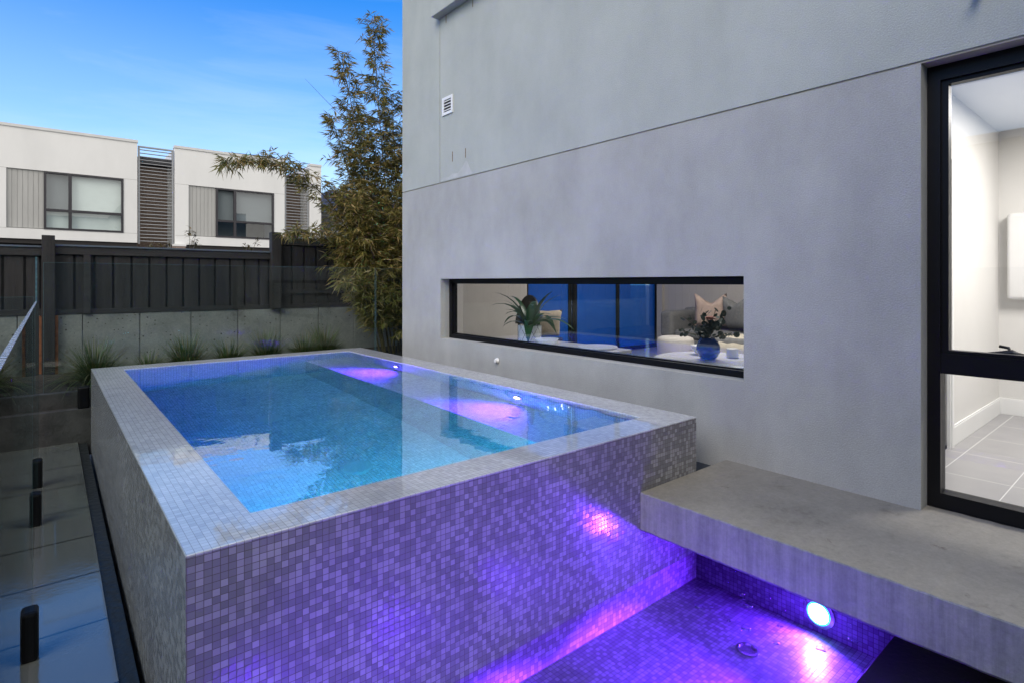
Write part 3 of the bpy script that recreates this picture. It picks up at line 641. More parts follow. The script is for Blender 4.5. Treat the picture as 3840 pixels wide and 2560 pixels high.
# low wide window
def window(name, x, y0, y1, z0, z1, fw, depth, label=None):
    m = MB()
    m.box(x, x+depth, y0+0.001, y0+fw, z0+0.001, z1-0.001); m.box(x, x+depth, y1-fw, y1-0.001, z0+0.001, z1-0.001)
    m.box(x, x+depth, y0+fw, y1-fw, z0+0.001, z0+fw); m.box(x, x+depth, y0+fw, y1-fw, z1-fw, z1-0.001)
    # stepped inner bead
    f2 = fw*0.55
    x2 = x+depth*0.35
    m.box(x2, x+depth*0.9, y0+fw, y0+fw+f2*0.4, z0+fw, z1-fw); m.box(x2, x+depth*0.9, y1-fw-f2*0.4, y1-fw, z0+fw, z1-fw)
    m.box(x2, x+depth*0.9, y0+fw+f2*0.4, y1-fw-f2*0.4, z0+fw, z0+fw+f2*0.4); m.box(x2, x+depth*0.9, y0+fw+f2*0.4, y1-fw-f2*0.4, z1-fw-f2*0.4, z1-fw)
    f = m.build('frame', M['black'], house)
    return f
win = empty('picture_window', (WX+0.13, 3.9, 1.5)); attach(win, house)
f = window('frame', WX+0.128, LW[0], LW[1], LW[2], LW[3], 0.05, 0.09); attach(f, win)
m = MB(); x = WX+0.17; m.box(x, x+0.006, LW[0]+0.05, LW[1]-0.05, LW[2]+0.05, LW[3]-0.05); m.build('pane', M['window_blue'], win)
m = MB(); m.box(WX+0.222, WX+0.30, LW[0], LW[1], LW[2]-0.02, LW[2]+0.012); m.build('inner_sill', M['trim'], win)
# tall window
tall = empty('tall_window', (WX+0.12, 0, 1.8)); attach(tall, house)
tx = WX+0.115; ty0, ty1 = TW[0], TW[1]; tz0, tz1 = 0.592, TW[3]
m = MB()
m.box(tx, tx+0.10, ty1-0.062, ty1-0.001, tz0+0.001, tz1-0.001); m.box(tx, tx+0.10, ty0+0.001, ty0+0.06, tz0+0.001, tz1-0.001)
m.box(tx, tx+0.10, ty0+0.06, ty1-0.062, tz1-0.085, tz1-0.001); m.box(tx, tx+0.10, ty0+0.06, ty1-0.062, tz0+0.001, tz0+0.085)
m.box(tx+0.004, tx+0.096, ty0+0.06, ty1-0.062, 1.345, 1.455)
m.box(tx+0.02, tx+0.08, ty1-0.095, ty1-0.062, 1.455, tz1-0.085); m.box(tx+0.02, tx+0.08, ty0+0.06, ty1-0.095, tz1-0.11, tz1-0.085)
m.box(tx+0.02, tx+0.08, ty0+0.06, ty1-0.095, 1.455, 1.475)
m.build('frame', M['black'], tall)
m = MB(); m.box(tx+0.045, tx+0.051, ty0+0.06, ty1-0.095, 1.475, tz1-0.11); m.build('pane', M['window'], tall)
m = MB(); m.box(tx+0.045, tx+0.051, ty0+0.06, ty1-0.062, tz0+0.085, 1.345); m.build('pane', M['window'], tall)
m = MB()
m.tube([(tx+0.12,0.55,1.462),(tx+0.125,0.60,1.478),(tx+0.12,0.66,1.468),(tx+0.12,0.74,1.458)], [0.012,0.016,0.012,0.006], 8)
m.tube([(tx+0.12,0.61,1.475),(tx+0.13,0.615,1.50),(tx+0.13,0.655,1.507)], [0.009,0.009,0.008], 8)
m.build('winder_handle', M['darkwood'], tall, smooth=True)
# laundry interior
m = MB(); m.box(WX+0.24, 7.25, -2.8, 1.165, 0.55, 0.60); m.build('laundry_floor', M['floortile'], house)
m = MB(); m.box(5.33, 7.05, 1.165, 1.29, 0.602, 3.3); m.box(WX+0.24, 4.2, 1.165, 1.29, 0.602, 3.3); m.box(4.2, 5.33, 1.165, 1.29, 2.72, 3.3)
m.box(7.05, 7.20, -2.8, 1.29, 0.602, 3.3); m.build('laundry_wall', M['inwall'], house)
m = MB(); m.box(WX+0.24, 7.2, -2.8, 1.29, 3.3, 3.35); m.build('laundry_ceiling', M['inwall'], house)
m = MB(); m.box(5.332, 7.049, 1.148, 1.164, 0.601, 0.74); m.box(7.032, 7.049, -2.8, 1.148, 0.601, 0.74)
m.box(5.332, 7.049, 1.152, 1.164, 0.74, 0.752); m.box(7.036, 7.049, -2.8, 1.152, 0.74, 0.752); m.build('skirting', M['trim'], house)
m = MB(); m.box(5.23, 5.331, 1.142, 1.164, 0.601, 2.80); m.box(4.2, 5.23, 1.142, 1.164, 2.70, 2.80); m.box(4.10, 4.2, 1.142, 1.164, 0.601, 2.80)
m.box(5.255, 5.31, 1.136, 1.142, 0.601, 2.78); m.build('architrave', M['trim'], house)
m = MB(); m.box(4.205, 5.228, 1.20, 1.24, 0.605, 2.70); m.build('inner_door', M['trim'], house)
m = MB(); m.box(WX+0.24, WX+0.36, -1.5, 1.16, 2.995, 3.06); m.build('pelmet', M['inwarm'], house)
# living room interior
m = MB(); m.box(WX+0.24, 9.3, 1.29, HY1-0.2, 0.55, 0.60); m.build('living_floor', M['floortile'], house)
m = MB(); m.box(WX+0.242, 5.8, HY1-0.215, HY1-0.2, 0.602, 3.3); m.build('living_end_wall', M['inwarm'], house)
m = MB(); m.box(9.25, 9.35, 1.29, HY1-0.2, 0.602, 3.3); m.box(9.19, 9.25, HY1-0.32, HY1-0.2, 0.602, 3.3); m.build('living_rear_wall', M['inwarm'], house)
m = MB(); m.box(WX+0.24, 9.35, 1.29, HY1-0.2, 3.3, 3.35); m.build('living_ceiling', M['inwall'], house)
door = empty('sliding_door', (7.5, HY1-0.1, 0.6)); attach(door, house)
m = MB()
dy0, dy1 = HY1-0.17, HY1-0.11
for x0, x1 in ((5.802,5.87),(6.78,6.84),(6.92,6.98),(8.02,8.10),(9.19,9.248)): m.box(x0, x1, dy0, dy1, 0.60, 3.298)
for x0, x1 in ((5.87,6.78),(6.98,8.02),(8.10,9.19)): m.box(x0, x1, dy0, dy1, 0.60, 0.67); m.box(x0, x1, dy0, dy1, 3.22, 3.298)
m.build('frame', M['black'], door)
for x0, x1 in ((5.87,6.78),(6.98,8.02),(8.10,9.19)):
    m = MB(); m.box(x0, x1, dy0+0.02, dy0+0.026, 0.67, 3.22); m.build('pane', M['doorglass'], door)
# ceiling lamps
def area(name, loc, sx, sy, power, col):
    l = bpy.data.lights.new(name, 'AREA'); l.shape = 'RECTANGLE'; l.size = sx; l.size_y = sy; l.energy = power; l.color = col
    o = bpy.data.objects.new(name, l); COL.objects.link(o); o.location = loc; attach(o, house); return o
area('ceiling_lamp', (6.6,4.0,3.27), 1.6, 1.6, 56, (1.0,0.87,0.74))
area('ceiling_lamp', (5.6,-0.1,3.27), 0.9, 0.9, 58, (1.0,0.92,0.84))

# ------------------------------------------------------------------ things inside
def lbl(o, label, cat, group=None): return tag(o, label, cat, group)
def leaf_strip(mb, base, dirv, length, width, droop, n=6, fold=0.25, tw=0.0):
    """arching blade: centre line bends downwards, two facets fold along it"""
    base, d = Vector(base), Vector(dirv).normalized()
    p = base.copy(); rows = []
    for i in range(n+1):
        t = i/n
        w = width*0.5*math.sin(math.pi*min(1, 0.12+0.88*t)**0.8)*(1 if t < 1 else 0)
        side = d.cross(Vector((0,0,1)))
        if side.length < 1e-3: side = Vector((1,0,0))
        side.normalize(); up = side.cross(d)
        rows.append((p - side*w + up*w*fold, p.copy(), p + side*w + up*w*fold))
        p = p + d*(length/n)
        d = (d + Vector((0,0,-droop/n))).normalized()
    vs = [[mb.bm.verts.new(q) for q in r] for r in rows]
    for a, b in zip(vs, vs[1:]):
        mb.bm.faces.new((a[0],a[1],b[1],b[0])); mb.bm.faces.new((a[1],a[2],b[2],b[1]))
def pillow(mb, c, w, h, th, rot=0.0, chop=0.0, lean=0.0):
    n = 12; grid = {}
    Mx = Matrix.Translation(Vector(c)) @ Matrix.Rotation(rot, 4, 'Z') @ Matrix.Rotation(lean, 4, 'Y')
    for s in (-1, 1):
        for i in range(n+1):
            for j in range(n+1):
                u, v = i/n*2-1, j/n*2-1
                if s == 1 and (abs(u) == 1 or abs(v) == 1): grid[s,i,j] = grid[-1,i,j]; continue
                pin = 1 - 0.08*(1-abs(u*v))*max(abs(u), abs(v))**4
                t = th*0.5*max(0.0, (1-u**4)*(1-v**4))**0.5
                z = v*h/2*pin
                z -= chop*h*max(0, v)**2*(1-min(1, abs(u)*1.05))**1.2
                grid[s,i,j] = mb.bm.verts.new(Mx @ Vector((s*t, u*w/2*pin, z)))
    for s in (-1, 1):
        for i in range(n):
            for j in range(n):
                mb.bm.faces.new((grid[s,i,j], grid[s,i+1,j], grid[s,i+1,j+1], grid[s,i,j+1]))
# console table under the window
t = empty('console_table', (4.4,4.5,0.6), 'low white table just inside the wide window', 'table')
m = MB(); m.rbox(4.06,4.75,3.75,5.3,1.11,1.15,0.006); m.build('tabletop', M['tabletop'], t)
for x in (4.11,4.70):
    for y in (3.8,5.25):
        m = MB(); m.box(x-0.02,x+0.02,y-0.02,y+0.02,0.602,1.108); m.build('leg', M['darkwood'], t)
# potted plant
pl = empty('potted_plant', (4.4,4.98,1.152), 'leafy green plant in white diamond patterned pot behind low window', 'potted plant')
m = MB(); m.lathe([(0.105,0.0),(0.135,0.02),(0.14,0.19),(0.132,0.195),(0.125,0.17),(0.03,0.165)], (0,0,0), 36)
o = m.build('pot', M['pot'], None, smooth=False); o.location = (4.4,4.98,1.152); attach(o, pl)
m = MB()
for k in range(22):
    a = k*2.399 + random.uniform(-.3,.3); el = random.uniform(0.25,1.25)
    leaf_strip(m, (4.4+0.03*math.cos(a),4.98+0.03*math.sin(a),1.31), (math.cos(a)*math.cos(el), math.sin(a)*math.cos(el), math.sin(el)+0.25), random.uniform(0.38,0.66), random.uniform(0.07,0.115), random.uniform(1.4,2.6), 7)
m.build('leaves', M['houseplant'], pl, smooth=True)
m = MB(); m.lathe([(0.035,0.0),(0.05,0.006),(0.115,0.05),(0.135,0.085),(0.13,0.086),(0.10,0.05),(0.03,0.014)], (4.22,4.50,1.152), 32)
lbl(m.build('bowl', M['ceramic'], smooth=True), 'wide white bowl standing in front of the diamond patterned plant pot', 'bowl')
m = MB(); m.lathe([(0.20,0.0),(0.215,0.012),(0.21,0.02),(0.05,0.018)], (4.55,4.05,1.152), 36)
lbl(m.build('serving_board', M['ceramic'], smooth=False), 'flat round pale serving board lying on the low white table', 'board')
# dark chair with cushion behind the plant
ch = empty('dining_chair', (5.0,5.75,0.6), 'black chair with rounded back behind the potted plant', 'chair')
m = MB()
for k in range(9):
    a0 = math.pi*k/9
m.bm.free(); m = MB()
n = 16; ring = []
for k in range(n+1):
    a = math.pi*k/n; ring.append((5.02+0.05*math.sin(a), 5.75-0.24*math.cos(a), 1.28+0.40*math.sin(a)))
for dx in (0,):
    f1 = [m.bm.verts.new((p[0],p[1],p[2])) for p in ring]; f2 = [m.bm.verts.new((p[0]+0.03,p[1],p[2])) for p in ring]
    m.bm.faces.new(f1); m.bm.faces.new(f2[::-1])
    for k in range(n): m.bm.faces.new((f1[k],f1[k+1],f2[k+1],f2[k]))
    m.bm.faces.new((f1[0],f2[0],f2[n],f1[n]))
m.build('backrest', M['darkwood'], ch)
m = MB(); m.rbox(5.05,5.50,5.52,5.98,1.04,1.09,0.02); m.build('seat', M['darkwood'], ch)
for x in (5.06,5.46):
    for y in (5.55,5.95):
        m = MB(); m.tube([(x,y,0.602),(x,y,1.30 if x < 5.2 else 1.045)],[0.014,0.02],8); m.build('leg', M['darkwood'], ch)
m = MB(); pillow(m, (5.28,5.62,1.29), 0.42, 0.38, 0.14, rot=R(70), lean=R(-14))
lbl(m.build('cushion', M['beige'], smooth=True), 'beige cushion propped on the black chair behind the plant', 'cushion')
# round coffee table with vase
ct = empty('coffee_table', (5.55,3.3,0.6), 'round white coffee table carrying the blue vase', 'table')
m = MB(); m.lathe([(0.60,0.0),(0.62,0.008),(0.62,0.03),(0.60,0.038),(0.2,0.0385)], (5.6,3.32,0.99), 48); m.build('tabletop', M['tabletop'], ct)
m = MB(); m.lathe([(0.26,0.0),(0.24,0.03),(0.20,0.38),(0.1,0.387)], (5.6,3.32,0.602), 32); m.build('base', M['tabletop'], ct)
TZ = 1.03
va = empty('vase', (5.48,3.30,TZ), 'round blue vase on the white coffee table', 'vase')
m = MB(); m.lathe([(0.07,0.0),(0.10,0.03),(0.122,0.085),(0.122,0.14),(0.10,0.19),(0.07,0.222),(0.06,0.23),(0.05,0.222)], (5.48,3.30,TZ+0.001), 32); m.build('body', M['bluevase'], va, smooth=True)
bq = empty('flower_bunch', (5.48,3.30,TZ+0.2), 'bunch of round leaved stems with a faded pink rose in blue vase', 'flowers')
m = MB(); tips = []
for k in range(17):
    a = k*2.4; el = random.uniform(0.35,1.35); ln = random.uniform(0.2,0.42)
    d = Vector((math.cos(a)*math.cos(el), math.sin(a)*math.cos(el), math.sin(el)))
    pts = [Vector((5.48,3.30,TZ+0.21)) + d*ln*t + Vector((0,0,-0.06*t*t)) for t in (0,.33,.66,1)]
    m.tube(pts, 0.003, 5); tips.append(pts)
m.build('stems', M['culm'], bq)
m = MB()
for pts in tips:
    for _ in range(11):
        t = random.uniform(0.3,1.05)
        i = min(2,int(t*3)); p = pts[i].lerp(pts[i+1], min(1.1,t*3-i)) + Vector([random.uniform(-.035,.035) for _ in range(3)])
        nrm = Vector([random.uniform(-1,1) for _ in range(3)]).normalized(); a = nrm.orthogonal().normalized(); b = nrm.cross(a); r = random.uniform(0.018,0.034)
        m.bm.faces.new([m.bm.verts.new(p + r*(math.cos(q)*a + math.sin(q)*b)) for q in (2*math.pi*j/8 for j in range(8))])
m.build('leaves', M['euca'], bq, recalc=False)
m = MB()
for k in range(14):
    a = k*2.4; r = 0.014+0.0035*k
    leaf_strip(m, (5.42+0.3*r*math.cos(a),3.25+0.3*r*math.sin(a),TZ+0.42), (math.cos(a)*0.7, math.sin(a)*0.7, 0.9-0.05*k), 0.075, 0.06, 0.8, 4)
m.build('rose', M['rose'], bq, smooth=True)
m = MB(); m.lathe([(0.06,0.0),(0.063,0.004),(0.063,0.095),(0.058,0.099),(0.02,0.094)], (5.80,3.20,TZ+0.001), 28)
lbl(m.build('candle_jar', M['ceramic'], smooth=False), 'small white candle jar beside the blue vase', 'candle')
m = MB(); m.lathe([(0.05,0.0),(0.10,0.03),(0.14,0.10),(0.135,0.10),(0.09,0.035),(0.03,0.012)], (5.80,3.56,TZ+0.001), 32)
lbl(m.build('bowl', M['ceramic'], smooth=True), 'white bowl half hidden behind the blue vase', 'bowl')
# ottoman
ot = empty('ottoman', (7.18,4.86,0.6), 'round pale upholstered ottoman between sofa and coffee table', 'ottoman')
m = MB(); m.lathe([(0.24,0.0),(0.26,0.02),(0.265,0.2),(0.265,0.40),(0.25,0.43),(0.2,0.45),(0.05,0.455)], (7.18,4.86,0.602), 40); m.build('seat', M['ottoman'], ot, smooth=True)
# sofa
so = empty('sofa', (8.6,4.0,0.6), 'long grey sofa against the far wall of the lit room', 'sofa')
m = MB(); m.rbox(8.3,9.2,2.4,5.9,0.66,0.90,0.03); m.rbox(7.5,8.3,2.4,4.55,0.66,0.90,0.03); m.build('base', M['sofa'], so)
m = MB(); m.rbox(8.95,9.2,2.4,5.9,0.90,1.40,0.06,3); m.build('backrest', M['sofa'], so)
m = MB(); m.rbox(8.25,9.2,5.66,5.92,0.90,1.36,0.08,4); m.build('armrest', M['sofa'], so)
for y0, y1 in ((2.42,3.48),(3.5,4.56),(4.58,5.64)):
    m = MB(); m.rbox(8.28,8.94,y0,y1,0.902,1.05,0.05,3); m.build('seat_cushion', M['sofa'], so)
m = MB(); m.rbox(7.5,8.26,2.42,4.53,0.902,1.05,0.05,3); m.build('seat_cushion', M['sofa'], so)
m = MB(); pillow(m, (8.62,5.15,1.39), 0.52, 0.56, 0.2, rot=R(28), chop=0.34, lean=R(-8)); lbl(m.build('pillow', M['blush'], smooth=True), 'blush pink pillow with a chopped top on the sofa', 'pillow')
m = MB(); pillow(m, (8.62,4.68,1.36), 0.50, 0.54, 0.2, rot=R(-12), chop=0.25, lean=R(-10)); lbl(m.build('pillow', M['sofa'], smooth=True), 'grey green pillow leaning beside the blush pink pillow', 'pillow')
m = MB()
NX, NY = 26, 14; gr = []
for i in range(NX+1):
    row = []
    for j in range(NY+1):
        u, v = i/NX, j/NY
        x = 7.46 + 0.55*v + 0.03*math.sin(9*u+3*v); y = 3.72 + 0.75*u + 0.04*math.sin(7*v)
        z = 1.062 + 0.016*math.sin(22*u+5*v) + 0.012*math.sin(13*v+4*u)
        if v < 0.35: x = 7.475 + 0.02*math.sin(22*u); z = 1.05 - (0.35-v)*1.1 + 0.008*math.sin(20*u)
        row.append(m.bm.verts.new((x,y,z)))
    gr.append(row)
for i in range(NX):
    for j in range(NY): m.bm.faces.new((gr[i][j],gr[i+1][j],gr[i+1][j+1],gr[i][j+1]))
o = m.build('throw', M['cream_f'], smooth=True); sm = o.modifiers.new('s','SOLIDIFY'); sm.thickness = 0.012
lbl(o, 'creased cream throw draped over the front of the sofa', 'throw')
# patio armchair beyond the sliding door
ac = empty('armchair', (8.25,7.8,0.58), 'grey outdoor armchair on the dark patio beyond the glass door', 'armchair')
m = MB(); m.rbox(7.8,8.75,7.45,8.25,0.66,0.92,0.04); m.build('seat', M['charcoal'], ac)
m = MB(); m.rbox(7.8,8.75,8.10,8.32,0.92,1.36,0.06,3); m.build('backrest', M['charcoal'], ac)
for x in (7.66,8.76):
    m = MB(); m.rbox(x,x+0.16,7.45,8.3,0.60,1.22,0.04,3); m.build('armrest', M['charcoal'], ac)
m = MB(); pillow(m, (8.25,7.98,1.24), 0.55, 0.5, 0.16, rot=R(90), lean=R(12)); lbl(m.build('cushion', M['stripe'], smooth=True), 'striped cushion on the dark patio armchair', 'cushion')
# string lights
sl = empty('string_lights', (6.5,6.4,1.95), 'tiny string lights hanging across the room near the window head', 'string lights')
m = MB(); m.tube([(5.9+0.15*k, 6.3, 2.00+0.01*math.sin(k*2.1)) for k in range(10)], 0.004, 5); m.build('cord', M['darkwood'], sl)
M['bulb'] = emit('bulb', (1.0,0.95,0.9), 3.0)
for k in range(9):
    m = MB(); m.lathe([(0.003,0.0),(0.008,-0.012),(0.006,-0.034),(0.002,-0.04)], (5.95+0.15*k,6.3,1.996), 8); m.build('bulb', M['bulb'], sl, smooth=True)
# wall cabinet in the laundry
m = MB(); m.rbox(6.93,7.045,0.15,1.09,1.69,2.50,0.035,4)
lbl(m.build('wall_cabinet', M['ceramic'], smooth=True), 'white wall unit with rounded corners inside the tall window', 'wall unit')

# ------------------------------------------------------------------ garden bed, sleeper wall, timber fence
YW = 9.0
bed = empty('garden_bed', (1, 8.3, 0), 'raised planting bed with dark concrete edging behind the pool', 'garden bed')
m = MB(); m.rbox(-4.2, 5.0, 7.70, 7.80, 0.0, 0.675, 0.006); m.build('edging', M['edging'], bed)
m = MB()
nx, ny = 80, 12; gr = [[m.bm.verts.new((-4.2+9.2*i/nx, 7.80+1.2*j/ny, 0.66+0.07*j/ny+random.uniform(-.02,.03))) for j in range(ny+1)] for i in range(nx+1)]
for i in range(nx):
    for j in range(ny): m.bm.faces.new((gr[i][j],gr[i+1][j],gr[i+1][j+1],gr[i][j+1]))
m.build('soil', M['soil'], bed, smooth=True)
rw = empty('retaining_wall', (1, YW, 0), 'low wall of weathered grey concrete sleepers below the dark fence', 'retaining wall')
jx = [-4.2,-3.0,-1.9,-0.28,0.346,0.959,1.565,2.179,2.784,3.386,3.992,5.2,6.4,7.6,8.8,10.0,11.4]
for a, b in zip(jx, jx[1:]):
    m = MB(); m.rbox(a+0.004, b-0.004, YW+random.uniform(0,0.008), YW+0.09, 0.2, 1.447, 0.006); m.build('sleeper', M['conc_sleeper'], rw)
def fence(name, label, x0, x1, zt, zb, pitch, off, midrail=None, ztop_board=None):
    t = empty(name, ((x0+x1)/2, YW, zb), label, 'fence')
    m = MB(); k = 0; x = x0
    while x < x1-0.02:
        xe = min(x+pitch, x1)
        dy = random.uniform(0,0.004)
        m.box(x+0.001, xe-0.026, YW+0.022+dy, YW+0.036+dy, zb+0.06, zt-0.10)
        m.box(xe-0.026, xe, YW+0.055, YW+0.065, zb+0.06, zt-0.10)
        x = xe; k += 1
    m.box(x0+0.002, x1-0.002, YW+0.0655, YW+0.075, zb+0.002, zt-0.002)
    m.build('palings', M['timber'], t)
    m = MB(); m.box(x0, x1, YW-0.005, YW+0.028, zt-0.10, zt); m.build('top_rail', M['timber2'], t)
    m = MB(); m.box(x0, x1, YW-0.005, YW+0.029, zb, zb+0.062); m.build('bottom_rail', M['timber2'], t)
    if midrail:
        m = MB(); m.box(x0, x1, YW-0.004, YW+0.029, midrail-0.035, midrail+0.035); m.build('middle_rail', M['timber2'], t)
    m = MB(); m.box(x0, x1, YW-0.02, YW+0.07, zt+0.001, zt+0.022); m.build('capping', M['flash'], t)
    return t
f1 = fence('timber_fence', 'dark stained paling fence section right of the tall square post', 0.075, 2.63, 2.305, 1.45, 0.201, 0)
m = MB(); m.rbox(-0.055,0.072,YW-0.08,YW+0.045,0.25,2.43,0.004); m.build('post', M['timber'], f1)
m = MB(); m.box(-0.085,-0.056,YW-0.055,YW-0.001,0.25,1.44); m.box(0.073,0.102,YW-0.055,YW-0.001,0.25,1.44); m.build('steel_channel', M['rust'], f1)
m = MB(); m.box(0.355,0.425,YW-0.03,YW-0.006,1.45,2.20); m.build('batten', M['timber2'], f1)
f2 = fence('timber_fence', 'dark stained paling fence section left of the tall square post', -4.2, -0.058, 2.28, 1.45, 0.20, 0, midrail=1.49)
f3 = fence('timber_fence', 'taller dark paling fence section behind the bamboo', 2.78, 11.4, 2.54, 1.45, 0.195, 0, midrail=1.71)
m = MB(); m.rbox(2.632,2.775,YW-0.09,YW+0.045,1.45,2.62,0.004); m.build('post', M['timber'], f3)
for k in range(3):
    m = MB(); m.rbox(4.9+2.2*k,5.0+2.2*k,YW-0.06,YW-0.007,1.45,2.52,0.004); m.build('post', M['timber'], f3)
# side fence off to the left (seen in the reflections)
sf = empty('timber_fence', (-4.3,3,0), 'dark side fence closing the yard, seen mirrored in the windows', 'fence')
m = MB(); y = -4.0
while y < 8.99:
    m.box(-4.32,-4.305,y+0.001,y+0.176,0.0,2.1); m.box(-4.335,-4.32,y+0.176,y+0.2,0.0,2.1); y += 0.2
m.build('palings', M['timber'], sf)
m = MB(); m.box(-4.30,-4.26,-4.0,8.98,2.0,2.1); m.box(-4.30,-4.26,-4.0,8.98,0.4,0.47); m.build('rails', M['timber2'], sf)

# ------------------------------------------------------------------ glass pool fence
def spigot(parent, x, y, z, along):
    m = MB()
    a, b = (0.040, 0.052) if along == 'Y' else (0.052, 0.040)
    m.rbox(x-a, x+a, y-b, y+b, z-0.004, z+0.235, 0.018, 2)
    m.build('spigot', M['black'], parent)
def glass_panel(label, x, y0, y1, z0, z1, along='Y', spig=(), wet=False, gz=None):
    t = empty('glass_panel', (x, (y0+y1)/2, z0) if along == 'Y' else ((y0+y1)/2, x, z0), label, 'glass panel', 'frameless glass pool fence')
    def B(mb, a0, a1, t0, t1, c0, c1):
        if along == 'Y': mb.box(t0, t1, a0, a1, c0, c1)
        else: mb.box(a0, a1, t0, t1, c0, c1)
    m = MB(); B(m, y0, y1, x-0.006, x+0.006, z0, z1); m.build('pane', M['glass'], t)
    m = MB(); B(m, y0-0.0005, y1+0.0005, x-0.0062, x+0.0062, z1+0.0003, z1+0.0025); m.build('top_edge', M['wetedge'] if wet else M['glassedge'], t)
    m = MB(); B(m, y0-0.0035, y0-0.001, x-0.0062, x+0.0062, z0, z1); m.build('side_edge', M['glassedge'], t); m = MB(); B(m, y1+0.001, y1+0.0035, x-0.0062, x+0.0062, z0, z1); m.build('side_edge', M['glassedge'], t)
    for s in spig:
        if along == 'Y': spigot(t, x, s, GZ(s), along)
        else: spigot(t, s, x, gz, along)
    return t
GX = -0.072
glass_panel('near clear glass panel on the wet paving by the pool', GX, 0.2, 4.22, 0.09, 1.69, spig=(3.56,2.0), wet=True)
glass_panel('second clear glass panel along the wet paving', GX, 4.25, 6.08, 0.14, 1.69, spig=(5.35,), wet=True)
glass_panel('tall clear glass panel at the corner beside the square post', GX, 6.12, 7.5, 0.17, 2.06, spig=(6.25,))
YG = 7.62
glass_panel('clear glass panel standing across the back of the pool', YG, -0.03, 3.70, 0.70, 2.058, along='X', spig=(0.30,1.9,3.3), gz=0.50)
glass_panel('narrow clear glass panel in front of the bamboo stems', YG, 3.72, 4.9, 0.70, 2.058, along='X', spig=(4.5,), gz=0.50)
glass_panel('clear glass panel left of the corner in front of the sleepers', YG, -2.2, -0.11, 0.70, 1.70, along='X', spig=(-0.6,-1.7), gz=0.50)
m = MB(); m.box(-4.2,5.0,7.57,7.70,0.0,0.50); tag(m.build('kerb_strip', M['edging']), kind='structure')

# ------------------------------------------------------------------ planting
def tuft(label, x, y, z, n, ln, spread, wide=1.0):
    m = MB()
    for _ in range(n):
        a = random.uniform(0, 2*math.pi); el = random.uniform(0.55,1.5)
        r = random.uniform(0,0.07)*wide
        d = (math.cos(a)*math.cos(el)*spread, math.sin(a)*math.cos(el)*spread, math.sin(el))
        leaf_strip(m, (x+r*math.cos(a), y+r*math.sin(a)*0.7, z), d, ln*random.uniform(0.55,1.1), random.uniform(0.006,0.010), random.uniform(0.5,2.3), 6, 0.1)
    o = m.build('grass_tuft', M['grass'])
    return tag(o, label, 'grass tuft', 'ornamental grass tufts along the sleeper wall')
for i, (x, y, n, ln, lb) in enumerate((
    (-0.55,8.25,420,0.55,'green grass tuft left of the glass corner'),
    (0.42,8.1,520,0.62,'full green grass tuft just right of the square post'),
    (0.98,8.35,160,0.40,'small sparse grass tuft between the two full ones'),
    (1.42,8.45,430,0.62,'straw tinged grass tuft behind the middle left of pool'),
    (1.90,8.3,380,0.52,'low green grass tuft behind the middle of the pool'),
    (2.42,8.45,420,0.62,'dark green grass tuft by the purple glow in the glass'),
    (2.92,8.3,420,0.55,'grass tuft second from the bamboo'),
    (3.28,8.5,460,0.66,'golden grass tuft nearest to the bamboo'))):
    tuft(lb, x, y, 0.68, int(n*1.5), ln*0.9, 1.0, 1.6)

# bamboo clump
bam = empty('bamboo', (4.4,8.35,0.5), 'tall leafy bamboo clump with an arching branch at the house corner', 'bamboo')
def bez(pts, n):
    """Catmull-Rom through points"""
    P = [Vector(p) for p in pts]; P = [2*P[0]-P[1]] + P + [2*P[-1]-P[-2]]; out = []
    for i in range(1, len(P)-2):
        for k in range(n):
            t = k/n; a, b, c, d = P[i-1:i+3]
            out.append(0.5*((2*b) + (c-a)*t + (2*a-5*b+4*c-d)*t*t + (3*b-a-3*c+d)*t**3))
    out.append(P[-2]); return out
leafm = MB(); twigm = MB()
def blade(p, d, ln, w):
    d = d.normalized(); s = d.cross(Vector((random.uniform(-1,1),random.uniform(-1,1),random.uniform(-.3,1)))); 
    if s.length < 1e-3: return
    s.normalize(); up = s.cross(d)*0.2*w
    mid = p + d*ln*0.4 + Vector((0,0,-0.02*ln)); tip = p + d*ln + Vector((0,0,-0.15*ln))
    v = [leafm.bm.verts.new(q) for q in (p, mid - s*w*0.5 + up, tip, mid + s*w*0.5 + up)]
    m1 = leafm.bm.verts.new(mid)
    leafm.bm.faces.new((v[0],v[1],m1)); leafm.bm.faces.new((v[1],v[2],m1)); leafm.bm.faces.new((v[2],v[3],m1)); leafm.bm.faces.new((v[3],v[0],m1))
def twig(p, d, ln, nl):
    d = d.normalized(); q = p.copy(); pts = [q.copy()]
    for k in range(4):
        q = q + d*ln/4; d = (d + Vector((random.uniform(-.15,.15),random.uniform(-.15,.15),-0.12))).normalized(); pts.append(q.copy())
    twigm.tube(pts, [0.003,0.0025,0.002,0.0015,0.001], 4, cap=False)
    for k in range(nl):
        t = random.uniform(0.25,1.0)*4; i = min(3,int(t)); b = pts[i].lerp(pts[i+1], t-i)
        dd = (d*0.8 + Vector((random.gauss(0,.6),random.gauss(0,.6),random.gauss(-.25,.45))))
        blade(b, dd, random.uniform(0.085,0.175), random.uniform(0.013,0.022))
